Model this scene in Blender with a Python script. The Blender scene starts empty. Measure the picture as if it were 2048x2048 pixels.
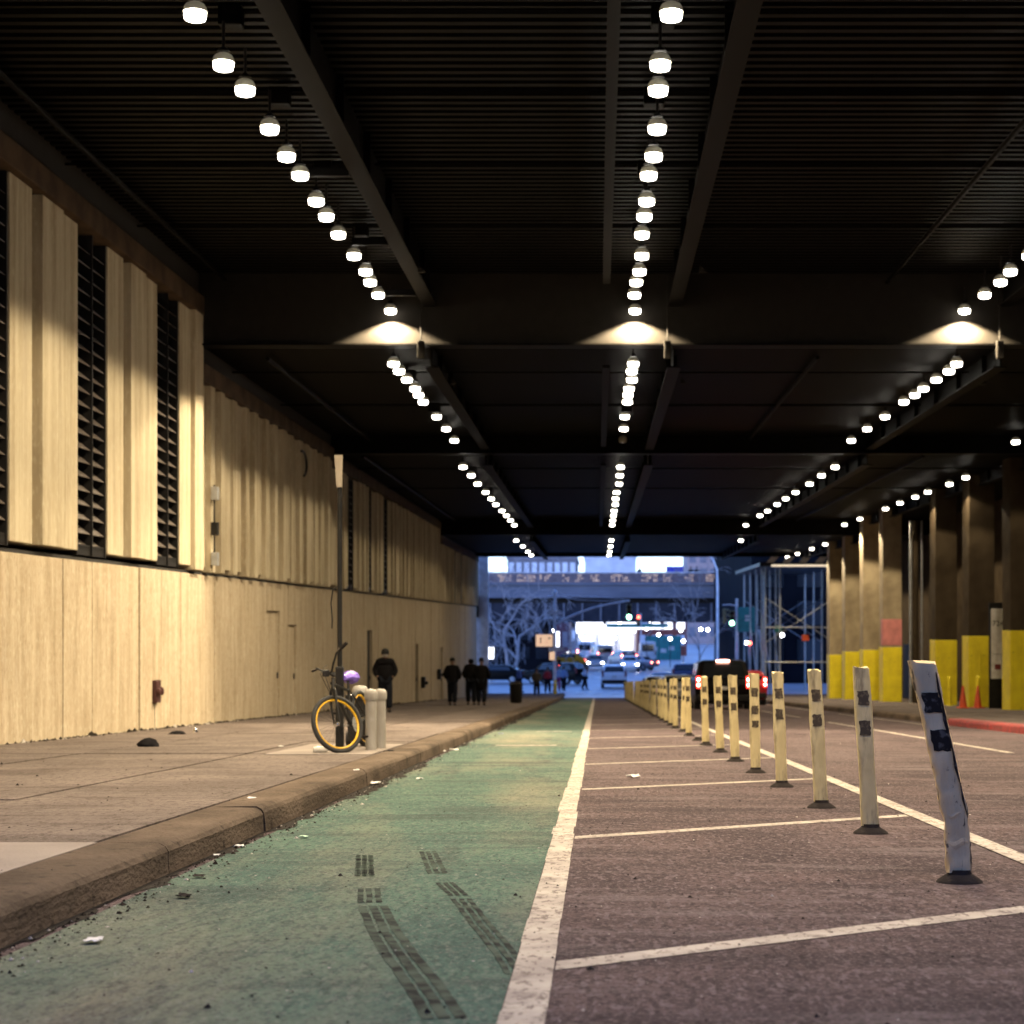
import bpy, bmesh, math, random
from mathutils import Vector, Matrix
R = math.radians
random.seed(7)
scene = bpy.context.scene
COL = scene.collection

# ------------------------------------------------------------------ camera, sky, sun, exposure
cam_d = bpy.data.cameras.new('camera')
cam = bpy.data.objects.new('camera', cam_d); COL.objects.link(cam)
cam.location = (0, 0, 0.95); cam.rotation_euler = (R(90), 0, 0)
cam_d.sensor_width = 36; cam_d.lens = 3600 / 2048 * 36
cam_d.shift_x = -(1195 - 1024) / 2048; cam_d.shift_y = (1242 - 1024) / 2048
cam_d.clip_start = 0.1; cam_d.clip_end = 6000
cam_d.dof.use_dof = True; cam_d.dof.focus_distance = 10.5; cam_d.dof.aperture_fstop = 3.6
scene.camera = cam
w = bpy.data.worlds.new('World'); scene.world = w; w.use_nodes = True
nt = w.node_tree
sky = nt.nodes.new('ShaderNodeTexSky'); sky.sky_type = 'NISHITA'; sky.sun_disc = False
sky.sun_elevation = R(15); sky.sun_rotation = R(200); sky.ozone_density = 4.0; sky.dust_density = 0.2; sky.air_density = 1.0
bg = nt.nodes['Background']; bg.inputs['Strength'].default_value = 0.15
tint = nt.nodes.new('ShaderNodeMix'); tint.data_type = 'RGBA'; tint.blend_type = 'MULTIPLY'; tint.inputs['Factor'].default_value = 1
tint.inputs['B'].default_value = (1.10, 1.20, 1.75, 1)          # the camera's tungsten white balance turns dusk daylight blue
nt.links.new(sky.outputs['Color'], tint.inputs['A']); nt.links.new(tint.outputs['Result'], bg.inputs['Color'])
sun_d = bpy.data.lights.new('sun', 'SUN'); sun_d.energy = 0.05; sun_d.angle = R(12); sun_d.color = (1, .9, .8)
sun = bpy.data.objects.new('sun', sun_d); COL.objects.link(sun)
sd = Vector((math.sin(R(200)) * math.cos(R(9)), math.cos(R(200)) * math.cos(R(9)), math.sin(R(9))))
sun.rotation_euler = sd.to_track_quat('Z', 'Y').to_euler()
vs = scene.view_settings
vs.view_transform = 'Standard'; vs.look = 'None'; vs.gamma = 1; vs.exposure = 1.0; vs.use_curve_mapping = False
LAMP_W = 255.0
LAMP_COL = (1.0, 0.81, 0.53)

# ------------------------------------------------------------------ ground profile
TAB = [(-80, 0), (0, 0), (107, -3.713), (110, -3.79), (113, -3.845), (116, -3.88), (119, -3.9), (4000, -3.9)]
def zg(y):
    for (a, za), (b, zb) in zip(TAB, TAB[1:]):
        if y <= b: return za + (zb - za) * (y - a) / (b - a)
    return -3.9
KERB = 0.15
def gp(px, py, h=0.95):                        # ground point inside the tunnel seen at photo pixel (2048 frame)
    y = 3600 * h / (py - 1367); return ((px - 1192) / 3600 * y, y)

# ------------------------------------------------------------------ mesh helpers
class MB:
    def __init__(s): s.v = []; s.f = []
    def add(s, vs, fs):
        o = len(s.v); s.v += [tuple(p) for p in vs]; s.f += [tuple(i + o for i in f) for f in fs]; return s
    def box(s, x0, x1, y0, y1, z0, z1):
        return s.add([(x0,y0,z0),(x1,y0,z0),(x1,y1,z0),(x0,y1,z0),(x0,y0,z1),(x1,y0,z1),(x1,y1,z1),(x0,y1,z1)],
              [(0,3,2,1),(4,5,6,7),(0,1,5,4),(1,2,6,5),(2,3,7,6),(3,0,4,7)])
    def obox(s, c, size, M=None):
        hx, hy, hz = [k/2 for k in size]; c = Vector(c)
        P = [Vector(p) for p in [(-hx,-hy,-hz),(hx,-hy,-hz),(hx,hy,-hz),(-hx,hy,-hz),(-hx,-hy,hz),(hx,-hy,hz),(hx,hy,hz),(-hx,hy,hz)]]
        if M is not None: P = [M @ p for p in P]
        return s.add([p + c for p in P], [(0,3,2,1),(4,5,6,7),(0,1,5,4),(1,2,6,5),(2,3,7,6),(3,0,4,7)])
    def rbox(s, x0, x1, y0, y1, z0, z1, b=.02):          # box with chamfered edges
        bm = bmesh.new(); bmesh.ops.create_cube(bm, size=1)
        for v in bm.verts: v.co = Vector(((x0+x1)/2 + v.co.x*(x1-x0), (y0+y1)/2 + v.co.y*(y1-y0), (z0+z1)/2 + v.co.z*(z1-z0)))
        bmesh.ops.bevel(bm, geom=bm.edges[:], offset=b, segments=2, profile=.6, affect='EDGES')
        bm.verts.index_update()
        s.add([v.co for v in bm.verts], [[v.index for v in f.verts] for f in bm.faces]); bm.free(); return s
    def tube(s, pts, r, n=8, cap=True, sq=1.0):
        pts = [Vector(p) for p in pts]; m = len(pts)
        rs = r if isinstance(r, (list, tuple)) else [r] * m
        base = len(s.v); prev = None
        for i, p in enumerate(pts):
            d = (pts[min(i+1, m-1)] - pts[max(i-1, 0)]).normalized()
            if prev is None:
                a = Vector((0,0,1)) if abs(d.z) < .9 else Vector((1,0,0)); u = d.cross(a).normalized()
            else:
                u = (prev - d * prev.dot(d)).normalized()
            prev = u; v = d.cross(u)
            for k in range(n):
                t = 2*math.pi*k/n; s.v.append(tuple(p + u*math.cos(t)*rs[i] + v*math.sin(t)*rs[i]*sq))
        for i in range(m-1):
            for k in range(n):
                a = base+i*n+k; b = base+i*n+(k+1)%n; s.f.append((a, b, b+n, a+n))
        if cap:
            s.f.append(tuple(base+k for k in reversed(range(n)))); s.f.append(tuple(base+(m-1)*n+k for k in range(n)))
        return s
    def lathe(s, prof, c=(0,0,0), n=16, M=None):
        base = len(s.v); c = Vector(c)
        for (r, z) in prof:
            for k in range(n):
                t = 2*math.pi*k/n; p = Vector((r*math.cos(t), r*math.sin(t), z))
                if M is not None: p = M @ p
                s.v.append(tuple(p + c))
        m = len(prof)
        for i in range(m-1):
            for k in range(n):
                a = base+i*n+k; b = base+i*n+(k+1)%n; s.f.append((a, b, b+n, a+n))
        s.f.append(tuple(base+k for k in reversed(range(n)))); s.f.append(tuple(base+(m-1)*n+k for k in range(n)))
        return s
    def torus(s, R0, r, c=(0,0,0), M=None, n=40, m=10, sx=1, sz=1):
        base = len(s.v); c = Vector(c)
        for i in range(n):
            t = 2*math.pi*i/n
            for k in range(m):
                q = 2*math.pi*k/m; rr = R0 + r*math.cos(q)*sx
                p = Vector((rr*math.cos(t), rr*math.sin(t), r*math.sin(q)*sz))
                if M is not None: p = M @ p
                s.v.append(tuple(p + c))
        for i in range(n):
            for k in range(m):
                a = base+i*m+k; b = base+i*m+(k+1)%m; c2 = base+((i+1)%n)*m+(k+1)%m; d = base+((i+1)%n)*m+k
                s.f.append((a, d, c2, b))
        return s
    def prism(s, poly, a0, a1, axis='x'):
        def P(u, v, a): return {'x': (a, u, v), 'y': (u, a, v), 'z': (u, v, a)}[axis]
        n = len(poly)
        return s.add([P(u, v, a0) for u, v in poly] + [P(u, v, a1) for u, v in poly],
              [tuple(range(n))[::-1], tuple(range(n, 2*n))] + [(i, (i+1) % n, n+(i+1) % n, n+i) for i in range(n)])
    def build(s, name, mat=None, parent=None, smooth=False, loc=None):
        me = bpy.data.meshes.new(name); me.from_pydata(s.v, [], s.f); me.update()
        bm = bmesh.new(); bm.from_mesh(me); bmesh.ops.recalc_face_normals(bm, faces=bm.faces); bm.to_mesh(me); bm.free()
        if smooth:
            for p in me.polygons: p.use_smooth = True
            try: me.set_sharp_from_angle(angle=R(38))
            except Exception: pass
        if mat: me.materials.append(mat)
        o = bpy.data.objects.new(name, me); COL.objects.link(o)
        if parent: o.parent = parent
        if loc: o.location = loc
        return o
def tag(o, label=None, cat=None, group=None, kind=None):
    if label: o['label'] = label
    if cat: o['category'] = cat
    if group: o['group'] = group
    if kind: o['kind'] = kind
    return o
def thing(name, label, cat, loc=(0,0,0), rz=0, group=None):
    o = bpy.data.objects.new(name, None); COL.objects.link(o); o.location = loc; o.rotation_euler = (0,0,rz); o.empty_display_size = .2
    return tag(o, label, cat, group)
def copy_tree(o, parent=None):
    c = o.copy(); COL.objects.link(c)
    if parent: c.parent = parent
    for ch in [k for k in COL.objects if k.parent == o]: copy_tree(ch, c)
    return c
KIDS = {}
ORD = ['', 'first','second','third','fourth','fifth','sixth','seventh','eighth','ninth','tenth','eleventh','twelfth','thirteenth','fourteenth','fifteenth','sixteenth','seventeenth','eighteenth','nineteenth','twentieth']
def ordn(n):
    if n <= 20: return ORD[n]
    if n < 30: return 'twenty-' + ORD[n-20]
    if n == 30: return 'thirtieth'
    if n < 40: return 'thirty-' + ORD[n-30]
    return 'fortieth'

# ------------------------------------------------------------------ materials
def pm(name, col, rough=.7, metal=0, col2=None, scale=3, bump=0, bscale=40, stretch=(1,1,1), lo=.35, hi=.65, spec=.5, emis=None, es=0, alpha=1, detail=6):
    m = bpy.data.materials.new(name); m.use_nodes = True; t = m.node_tree; n = t.nodes; l = t.links
    p = n['Principled BSDF']; p.inputs['Roughness'].default_value = rough; p.inputs['Metallic'].default_value = metal
    p.inputs['Specular IOR Level'].default_value = spec
    p.inputs['Base Color'].default_value = (*col, 1)
    tc = n.new('ShaderNodeTexCoord'); mp = n.new('ShaderNodeMapping'); mp.inputs['Scale'].default_value = stretch
    l.new(tc.outputs['Object'], mp.inputs['Vector'])
    if col2 is None: col2 = tuple(c*.72 for c in col)
    ns = n.new('ShaderNodeTexNoise'); ns.inputs['Scale'].default_value = scale; ns.inputs['Detail'].default_value = detail
    l.new(mp.outputs[0], ns.inputs['Vector'])
    cr = n.new('ShaderNodeValToRGB'); cr.color_ramp.elements[0].position = lo; cr.color_ramp.elements[1].position = hi
    cr.color_ramp.elements[0].color = (*col2, 1); cr.color_ramp.elements[1].color = (*col, 1)
    l.new(ns.outputs['Fac'], cr.inputs[0]); l.new(cr.outputs[0], p.inputs['Base Color'])
    if bump:
        b = n.new('ShaderNodeBump'); b.inputs['Strength'].default_value = bump; b.inputs['Distance'].default_value = .02
        n2 = n.new('ShaderNodeTexNoise'); n2.inputs['Scale'].default_value = bscale; n2.inputs['Detail'].default_value = 5
        l.new(mp.outputs[0], n2.inputs['Vector']); l.new(n2.outputs['Fac'], b.inputs['Height']); l.new(b.outputs[0], p.inputs['Normal'])
    if emis: p.inputs['Emission Color'].default_value = (*emis, 1); p.inputs['Emission Strength'].default_value = es
    m['_cr'] = cr.name
    return m
def emat(name, col, s, sample=False):
    m = pm(name, tuple(min(.8, c) for c in col), .4, emis=col, es=s)
    if not sample:
        try: m.cycles.emission_sampling = 'NONE'
        except Exception: pass
    return m
def mixin(m, col, scale, lo, hi, stretch=(1,1,1), kind='noise', amount=1.0, detail=8):
    """lay a second worn / stained tone over a material"""
    t = m.node_tree; n = t.nodes; l = t.links; p = n['Principled BSDF']
    src = p.inputs['Base Color'].links[0].from_socket
    tc = n.new('ShaderNodeTexCoord'); mp = n.new('ShaderNodeMapping'); mp.inputs['Scale'].default_value = stretch
    l.new(tc.outputs['Object'], mp.inputs['Vector'])
    if kind == 'noise':
        ns = n.new('ShaderNodeTexNoise'); ns.inputs['Scale'].default_value = scale; ns.inputs['Detail'].default_value = detail; ns.inputs['Roughness'].default_value = .62; out = ns.outputs['Fac']
    else:
        ns = n.new('ShaderNodeTexVoronoi'); ns.inputs['Scale'].default_value = scale; out = ns.outputs['Distance']
    l.new(mp.outputs[0], ns.inputs['Vector'])
    mr = n.new('ShaderNodeMapRange'); mr.inputs['From Min'].default_value = lo; mr.inputs['From Max'].default_value = hi; mr.inputs['To Max'].default_value = amount
    l.new(out, mr.inputs['Value'])
    mx = n.new('ShaderNodeMix'); mx.data_type = 'RGBA'; mx.inputs['B'].default_value = (*col, 1)
    l.new(mr.outputs[0], mx.inputs['Factor']); l.new(src, mx.inputs['A']); l.new(mx.outputs['Result'], p.inputs['Base Color'])
    return m

M = {}
M['asphalt'] = pm('asphalt', (0.1060,0.0767,0.0777), .62, col2=(0.0691,0.0515,0.0547), scale=1.3, bump=.9, bscale=70, detail=10)
mixin(M['asphalt'], (0.1553,0.1163,0.1185), .35, .50, .72, (1,.25,1))
mixin(M['asphalt'], (0.0247,0.0189,0.0216), 2.2, .60, .74, (1,.18,1), amount=.65)
mixin(M['asphalt'], (0.0236,0.0192,0.0215), 26, .50, .60, (1,.30,1), amount=.48, detail=3); mixin(M['asphalt'], (0.2419,0.1985,0.2068), 34, .54, .64, (1,.28,1), amount=.45, detail=3)
mixin(M['asphalt'], (0.0304,0.0246,0.0276), 1.0, .50, .66, (.35,1.5,1), amount=.6); mixin(M['asphalt'], (0.2075,0.1711,0.1715), 1.7, .54, .70, (.4,1.6,1), amount=.5)
mixin(M['asphalt'], (0.0085,0.0070,0.0080), 9, .055, .03, kind='v', amount=.9)
mixin(M['asphalt'], (0.1835,0.1383,0.1438), 60, .53, .63, amount=.75)
mixin(M['asphalt'], (0.0282,0.0221,0.0238), 44, .53, .63, amount=.75)
mixin(M['asphalt'], (0.4234,0.3648,0.3956), 5.3, .03, .018, kind='v')
M['green'] = pm('green_paint', (0.0881,0.1460,0.1141), .65, col2=(0.0617,0.1074,0.0907), scale=1.6, bump=.8, bscale=80, detail=10)
mixin(M['green'], (0.2717,0.2336,0.1682), .55, .44, .66, (1,.22,1), amount=.72)
mixin(M['green'], (0.0533,0.0463,0.0483), 1.5, .57, .72, (1.4,.2,1), amount=.7)
mixin(M['green'], (0.0236,0.0409,0.0410), 26, .50, .60, (1,.30,1), amount=.38, detail=3); mixin(M['green'], (0.2202,0.2336,0.2048), 34, .55, .65, (1,.28,1), amount=.35, detail=3)
mixin(M['green'], (0.0441,0.0525,0.0512), 1.1, .52, .68, (.35,1.5,1), amount=.6)
mixin(M['green'], (0.0291,0.0270,0.0290), 50, .53, .63, amount=.65)
mixin(M['green'], (0.2132,0.2081,0.1931), 62, .54, .64, amount=.55)
mixin(M['green'], (0.0116,0.0084,0.0108), 7, .05, .03, kind='v', amount=.9)
mixin(M['green'], (0.6009,0.4778,0.5407), 4.7, .035, .02, kind='v')
M['white_line'] = pm('worn_white_paint', (0.4500,0.4050,0.3525), .6, col2=(0.3150,0.2775,0.2475), scale=4, bump=.4, bscale=60)
mixin(M['white_line'], (.13,.105,.095), 30, .55, .62, (1,.4,1), amount=.75, detail=4)
mixin(M['white_line'], (0.1200,0.0975,0.0900), 7, .56, .68, amount=.8); mixin(M['white_line'], (0.1050,0.0900,0.0825), 90, .60, .7, amount=.7)
M['faint_line'] = pm('faded_white_paint', (.42,.38,.33), .6, col2=(.22,.18,.16), scale=12, lo=.4, hi=.55)
M['walk'] = pm('sidewalk_concrete', (0.1598,0.1298,0.1171), .75, col2=(0.1076,0.0876,0.0794), scale=.9, bump=.6, bscale=50, detail=9)
mixin(M['walk'], (0.0570,0.0445,0.0392), 22, .52, .62, (1,.35,1), amount=.6, detail=3); mixin(M['walk'], (0.0455,0.0360,0.0322), 1.3, .52, .66, (.5,1.6,1), amount=.6)
mixin(M['walk'], (0.0554,0.0442,0.0393), 1.6, .55, .72, (1,.4,1), amount=.7); mixin(M['walk'], (0.2336,0.2011,0.1814), 60, .54, .64, amount=.6)
mixin(M['walk'], (0.0215,0.0195,0.0190), 6, .06, .035, kind='v')
M['walk_pale'] = pm('pale_concrete', (0.2760,0.2400,0.2160), .75, col2=(0.2160,0.1860,0.1680), scale=1.2, bump=.4, bscale=50)
M['kerb'] = pm('kerb_stone', (0.1315,0.0995,0.0759), .7, col2=(0.0672,0.0512,0.0396), scale=2.2, bump=.8, bscale=30, stretch=(1,.5,1.5))
mixin(M['kerb'], (0.0224,0.0181,0.0146), 9, .58, .7, amount=.7)
M['joint'] = pm('dirt_joint', (.03,.024,.02), .95)
M['wall_low'] = pm('board_marked_concrete', (0.4626,0.3825,0.2756), .8, col2=(0.3701,0.2976,0.2041), scale=3, bump=.35, bscale=14, stretch=(1,1.6,.15))
mixin(M['wall_low'], (0.2375,0.1795,0.1089), 2.6, .50, .68, (1,1.3,.22), amount=.55); mixin(M['wall_low'], (0.5700,0.5239,0.3960), 22, .53, .64, (1,1.4,.5), amount=.45, detail=3); mixin(M['wall_low'], (0.1900,0.1407,0.0842), 17, .54, .66, (1,1.6,.45), amount=.45, detail=3)
mixin(M['wall_low'], (0.5737,0.5100,0.4083), 9, .55, .75, (1,2,.12), amount=.7); mixin(M['wall_low'], (0.2405,0.1794,0.1174), 1.1, .58, .8, (1,1.3,.35), amount=.65)
mixin(M['wall_low'], (0.1851,0.1419,0.1021), 45, .62, .74, (1,1,.6), amount=.5)
M['wall_up'] = pm('ribbed_panel_concrete', (0.4989,0.4314,0.3092), .75, col2=(0.3951,0.3301,0.2248), scale=2.4, bump=.25, bscale=16, stretch=(1,2,.12))
mixin(M['wall_up'], (0.2009,0.1533,0.0871), 2.2, .50, .68, (1,2,.12), amount=.55); mixin(M['wall_up'], (0.5826,0.5241,0.3872), 20, .53, .64, (1,1.6,.3), amount=.4, detail=3)
mixin(M['wall_up'], (0.2287,0.1864,0.1350), 1.3, .56, .78, (1,1.5,.2), amount=.6)
M['coping'] = pm('coping', (0.0909,0.0625,0.0397), .8, col2=(0.0512,0.0341,0.0228), scale=2, spec=.06)  # wall concrete darkened; the shade above the lamp cutoff is in this colour
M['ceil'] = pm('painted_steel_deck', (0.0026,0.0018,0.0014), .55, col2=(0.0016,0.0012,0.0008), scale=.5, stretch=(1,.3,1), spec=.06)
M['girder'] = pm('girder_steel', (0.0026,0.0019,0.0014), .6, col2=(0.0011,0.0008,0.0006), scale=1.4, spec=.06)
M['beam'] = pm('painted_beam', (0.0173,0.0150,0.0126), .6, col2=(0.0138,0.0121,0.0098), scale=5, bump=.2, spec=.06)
M['black'] = pm('black_metal', (.018,.016,.015), .45, col2=(.010,.010,.010), scale=6)
M['dark_void'] = pm('dark_recess', (.012,.010,.009), .9)
M['louvre'] = pm('louvre_slats', (.13,.105,.085), .45, col2=(.07,.055,.045), scale=8, metal=.3)
M['post_y'] = pm('weathered_post', (0.5667,0.4670,0.2447), .6, col2=(0.4453,0.3577,0.1748), scale=9, bump=.5, bscale=25, stretch=(1,1,.35))
mixin(M['post_y'], (0.1316,0.0994,0.0524), 15, .50, .66, (1,1,.2), amount=.7)
mixin(M['post_y'], (0.0911,0.0696,0.0437), 4, .60, .75, (1,1,1.5), amount=.7)
M['post_w'] = pm('scraped_white_post', (0.6362,0.4832,0.2717), .55, col2=(0.5012,0.3741,0.2083), scale=7, bump=.5, bscale=22, stretch=(1,1,.3))
mixin(M['post_w'], (0.0290,0.0210,0.0135), 16, .60, .63, (1.6,1.6,.09), amount=.95)
mixin(M['post_w'], (0.0482,0.0312,0.0204), 22, .63, .66, (1,1,.8), amount=.9)
M['rubber'] = pm('black_rubber', (.030,.025,.023), .7, bump=.4, scale=12)
M['band'] = pm('worn_reflective_band', (.060,.048,.036), .85, col2=(.16,.125,.08), spec=.1, scale=30, lo=.3, hi=.5)
M['yellow'] = pm('yellow_paint', (.80,.66,.012), .6, col2=(.66,.52,.01), scale=2.5, bump=.3, bscale=20)
mixin(M['yellow'], (.12,.09,.02), 5, .62, .75, amount=.7)
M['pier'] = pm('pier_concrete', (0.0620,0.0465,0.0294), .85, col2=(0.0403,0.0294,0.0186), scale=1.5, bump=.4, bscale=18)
M['pier_lit_tone'] = pm('pier_concrete_lit_tone', (.34,.275,.17), .85, col2=(.22,.17,.105), scale=1.5, bump=.4, bscale=18)  # pier concrete lightened for the far piers; lamp light put into its colour
M['pink'] = pm('pink_paint', (.62,.22,.20), .7)
M['worn_black'] = pm('worn_black_band', (.022,.018,.016), .95, col2=(.10,.085,.07), scale=26, lo=.36, hi=.46, spec=.03)
M['red'] = pm('red_paint', (0.2400,0.0210,0.0180), .6, col2=(0.0960,0.0180,0.0150), scale=8)
M['orange'] = pm('orange_plastic', (.75,.10,.03), .5)
M['white'] = pm('white_paint', (.68,.66,.63), .5, col2=(.55,.52,.48), scale=6)
M['conc_post'] = pm('grey_white_post', (0.3145,0.2976,0.2696), .55, col2=(0.2246,0.2021,0.1741), scale=5, stretch=(1,1,.3), bump=.3)
M['steel'] = pm('galvanised_steel', (.45,.46,.47), .45, metal=.6, col2=(.33,.34,.35), scale=6)
M['chrome'] = pm('chrome', (.7,.7,.7), .15, metal=1)
M['tyre'] = pm('tyre', (.018,.017,.017), .8)
M['rim_y'] = pm('yellow_rim', (.80,.46,.01), .35)
M['purple'] = pm('purple_plastic', (.22,.13,.60), .5, col2=(.13,.06,.48), scale=20)
M['skin'] = pm('skin', (.30,.18,.12), .6)
M['coat'] = pm('black_coat', (.012,.011,.012), .8, bump=.5, bscale=15)
M['denim'] = pm('dark_trousers', (.018,.020,.028), .85, bump=.4)
M['glass'] = pm('car_glass', (.015,.018,.022), .08, spec=.7)
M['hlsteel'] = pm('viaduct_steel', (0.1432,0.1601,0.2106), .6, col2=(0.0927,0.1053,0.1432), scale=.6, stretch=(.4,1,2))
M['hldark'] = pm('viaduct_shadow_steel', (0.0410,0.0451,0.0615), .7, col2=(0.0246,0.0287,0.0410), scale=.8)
M['bark'] = pm('bark', (0.4320,0.3996,0.4104), .8, col2=(0.2592,0.2376,0.2376), scale=8)
M['teal'] = pm('teal_board', (.03,.26,.25), .6)
M['brick'] = pm('red_brick', (.28,.07,.05), .8, col2=(.18,.045,.035), scale=3)
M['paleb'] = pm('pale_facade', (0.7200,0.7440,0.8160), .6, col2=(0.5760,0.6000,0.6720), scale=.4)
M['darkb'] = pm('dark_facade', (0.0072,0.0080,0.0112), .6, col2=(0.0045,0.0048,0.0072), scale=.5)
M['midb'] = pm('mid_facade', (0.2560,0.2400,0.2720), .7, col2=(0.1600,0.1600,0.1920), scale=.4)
M['lens'] = emat('lamp_lens', (1.0, .93, .80), 12)
M['diffuser'] = emat('lamp_diffuser', (1.0, .84, .62), .035)
M['lens_off'] = pm('dead_lens', (.35,.33,.28), .4)
M['glow_w'] = emat('lit_white', (.93,.95,1.0), 1.6)
M['glow_spot'] = emat('lit_bulb', (.95,.97,1.0), 14)
M['glow_g'] = emat('green_signal', (.35,1.0,.72), 9)
M['glow_r'] = emat('red_signal', (1.0,.08,.04), 9)
M['brake'] = emat('brake_light', (1.0,.035,.025), 3.0)
M['brake_core'] = emat('brake_bulb', (1.0,.42,.30), 12)
M['glow_warm'] = emat('warm_lettering', (1.0,.62,.40), .35)
M['glow_tube'] = emat('warm_tube', (1.0,.80,.58), .5)

M['sigy'] = pm('signal_housing', (.30,.24,.10), .6)
M['polew'] = pm('silver_painted_pole', (.78,.80,.85), .5)
M['signw'] = pm('sign_white', (.70,.70,.70), .5); M['signo'] = emat('lit_orange_sign', (1.0,.62,.38), .38)
for k_ in ('asphalt','green','white_line','faint_line','walk','walk_pale','kerb','joint','rubber','darkb','midb','coat','denim','wall_low','wall_up','pier','band','bark','hldark'):
    p_ = M[k_].node_tree.nodes['Principled BSDF']; p_.inputs['Specular IOR Level'].default_value = .05; p_.inputs['Roughness'].default_value = .95
M['black'].node_tree.nodes['Principled BSDF'].inputs['Specular IOR Level'].default_value = .2
M['red_dark'] = pm('dark_red_paint', (0.0510,0.0108,0.0084), .6)
def car_paint(name, c, metal=.2, spec=.4): return pm(name, c, .28, metal=metal, col2=tuple(k*.9 for k in c), scale=2, spec=spec)

# ------------------------------------------------------------------ the setting: ground, road, paint, pavements
def ybreaks(y0, y1): return [y0] + [y for y, _ in TAB if y0 < y < y1] + [y1]
def strip(mb, x0, x1, y0, y1, dz):
    ys = ybreaks(y0, y1)
    for a, b in zip(ys, ys[1:]):
        mb.add([(x0,a,zg(a)+dz),(x1,a,zg(a)+dz),(x1,b,zg(b)+dz),(x0,b,zg(b)+dz)], [(0,1,2,3)])
    return mb
def slab(mb, x0, x1, y0, y1, dz, th=.3):
    ys = ybreaks(y0, y1)
    for a, b in zip(ys, ys[1:]):
        mb.add([(x0,a,zg(a)+dz-th),(x1,a,zg(a)+dz-th),(x1,b,zg(b)+dz-th),(x0,b,zg(b)+dz-th),(x0,a,zg(a)+dz),(x1,a,zg(a)+dz),(x1,b,zg(b)+dz),(x0,b,zg(b)+dz)],
               [(0,3,2,1),(4,5,6,7),(0,1,5,4),(1,2,6,5),(2,3,7,6),(3,0,4,7)])
    return mb
g = MB(); strip(g, -900, 900, -80, 3000, -.012)
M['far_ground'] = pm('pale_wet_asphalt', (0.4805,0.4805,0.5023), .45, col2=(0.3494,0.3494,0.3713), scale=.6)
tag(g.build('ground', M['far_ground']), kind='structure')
g = MB(); strip(g, -2.2, 8.05, -40, 112, 0); tag(g.build('road', M['asphalt']), kind='structure')
g = MB(); strip(g, -2.06, -.28, -20, 112, .003); tag(g.build('bike_lane', M['green']), kind='structure')
g = MB()
# ragged white stripe beside the bike lane
y = -20.
rng = random.Random(3)
while y < 112:
    a = rng.uniform(-.012, .012); L = rng.uniform(.5, 1.4)
    strip(g, -.285 + a, -.15 + a*.6, y, min(y + L, 112), .0065); y += L
strip(g, 2.23, 2.36, -20, 112, .0065)
tag(g.build('lane_edge_line', M['white_line']), kind='structure')
g = MB()
for k in range(-2, 22):
    yl = 5.95 + 5.03 * k; yr = yl + 1.85; wd = .19
    if yr > 110 or yl < -19: continue
    n = 8
    for i in range(n):
        xa = -.14 + 2.36*i/n; xb = -.14 + 2.36*(i+1)/n; ya = yl + 1.85*i/n; yb = yl + 1.85*(i+1)/n
        g.add([(xa,ya,zg(ya)+.003),(xb,yb,zg(yb)+.003),(xb,yb+wd,zg(yb+wd)+.003),(xa,ya+wd,zg(ya+wd)+.003)], [(0,1,2,3)])
tag(g.build('buffer_hatching', M['white_line']), kind='structure')
g = MB()
for a, b in [(-10, 6), (13, 23.5), (24.5, 44), (50, 62), (72, 80), (88, 96)]: strip(g, 5.58, 5.69, a, b, .006)
for a, b in [(40, 56), (60, 72), (76, 84)]: strip(g, 7.45, 7.53, a, b, .006)
tag(g.build('traffic_lane_line', M['white_line']), kind='structure')
g = MB()
strip(g, -1.55, -.62, 27.3, 27.55, .008)
strip(g, -1.2, -.5, 35.2, 35.45, .008)
tag(g.build('faded_lane_mark', M['faint_line']), kind='structure')
# crossing blocks at the avenue
g = MB()
for k in range(-3, 12): strip(g, -2.6 + k*1.15, -1.95 + k*1.15, 119.5, 123.5, .01)
for k in range(-3, 12): strip(g, -2.6 + k*1.15, -1.95 + k*1.15, 152, 156, .01)
M['outside_white'] = pm('crossing_paint', (.75,.75,.76), .6)
tag(g.build('crossing_marking', M['outside_white']), kind='structure')

# tyre prints across the green paint
M['print'] = pm('tyre_print', (.016,.018,.019), .95, col2=(.060,.080,.065), scale=9, lo=.40, hi=.62, spec=.05)
def print_track(pts, width, name):
    mb = MB()
    W3 = [gp(x*1.06, y*1.06) for x, y in pts]
    for (a, b), gap in zip(zip(W3, W3[1:]), [0]*99):
        a = Vector(a); b = Vector(b); d = (b-a); L = d.length
        if L < .01: continue
        d.normalize(); s = Vector((d.y, -d.x)); n = max(1, int(L/.05))
        for k in range(n):
            c0 = a + d*(L*k/n); c1 = a + d*(L*(k+1)/n)
            for q in range(3):
                u0 = -width/2 + q*width/3 + .004; u1 = u0 + width/3 - .012
                j = rng.uniform(-.0025, .0025)
                P = [c0+s*(u0+j), c0+s*(u1+j), c1+s*(u1+j), c1+s*(u0+j)]
                mb.add([(p.x, p.y, zg(p.y)+.0055) for p in P], [(0,1,2,3)])
    return tag(mb.build(name, M['print']), kind='structure')
print_track([(685,1900),(684,1655)][::-1][:1] + [(685,1615),(686,1655)], .10, 'tyre_print_marking')
print_track([(692,1678),(694,1705)], .115, 'tyre_print_marking')
print_track([(700,1712),(722,1760),(752,1805),(800,1868),(835,1925)], .14, 'tyre_print_marking')
print_track([(803,1608),(822,1650)], .11, 'tyre_print_marking')
print_track([(835,1667),(862,1692)], .10, 'tyre_print_marking')
print_track([(866,1698),(905,1748),(945,1795),(975,1840)], .10, 'tyre_print_marking')

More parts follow.
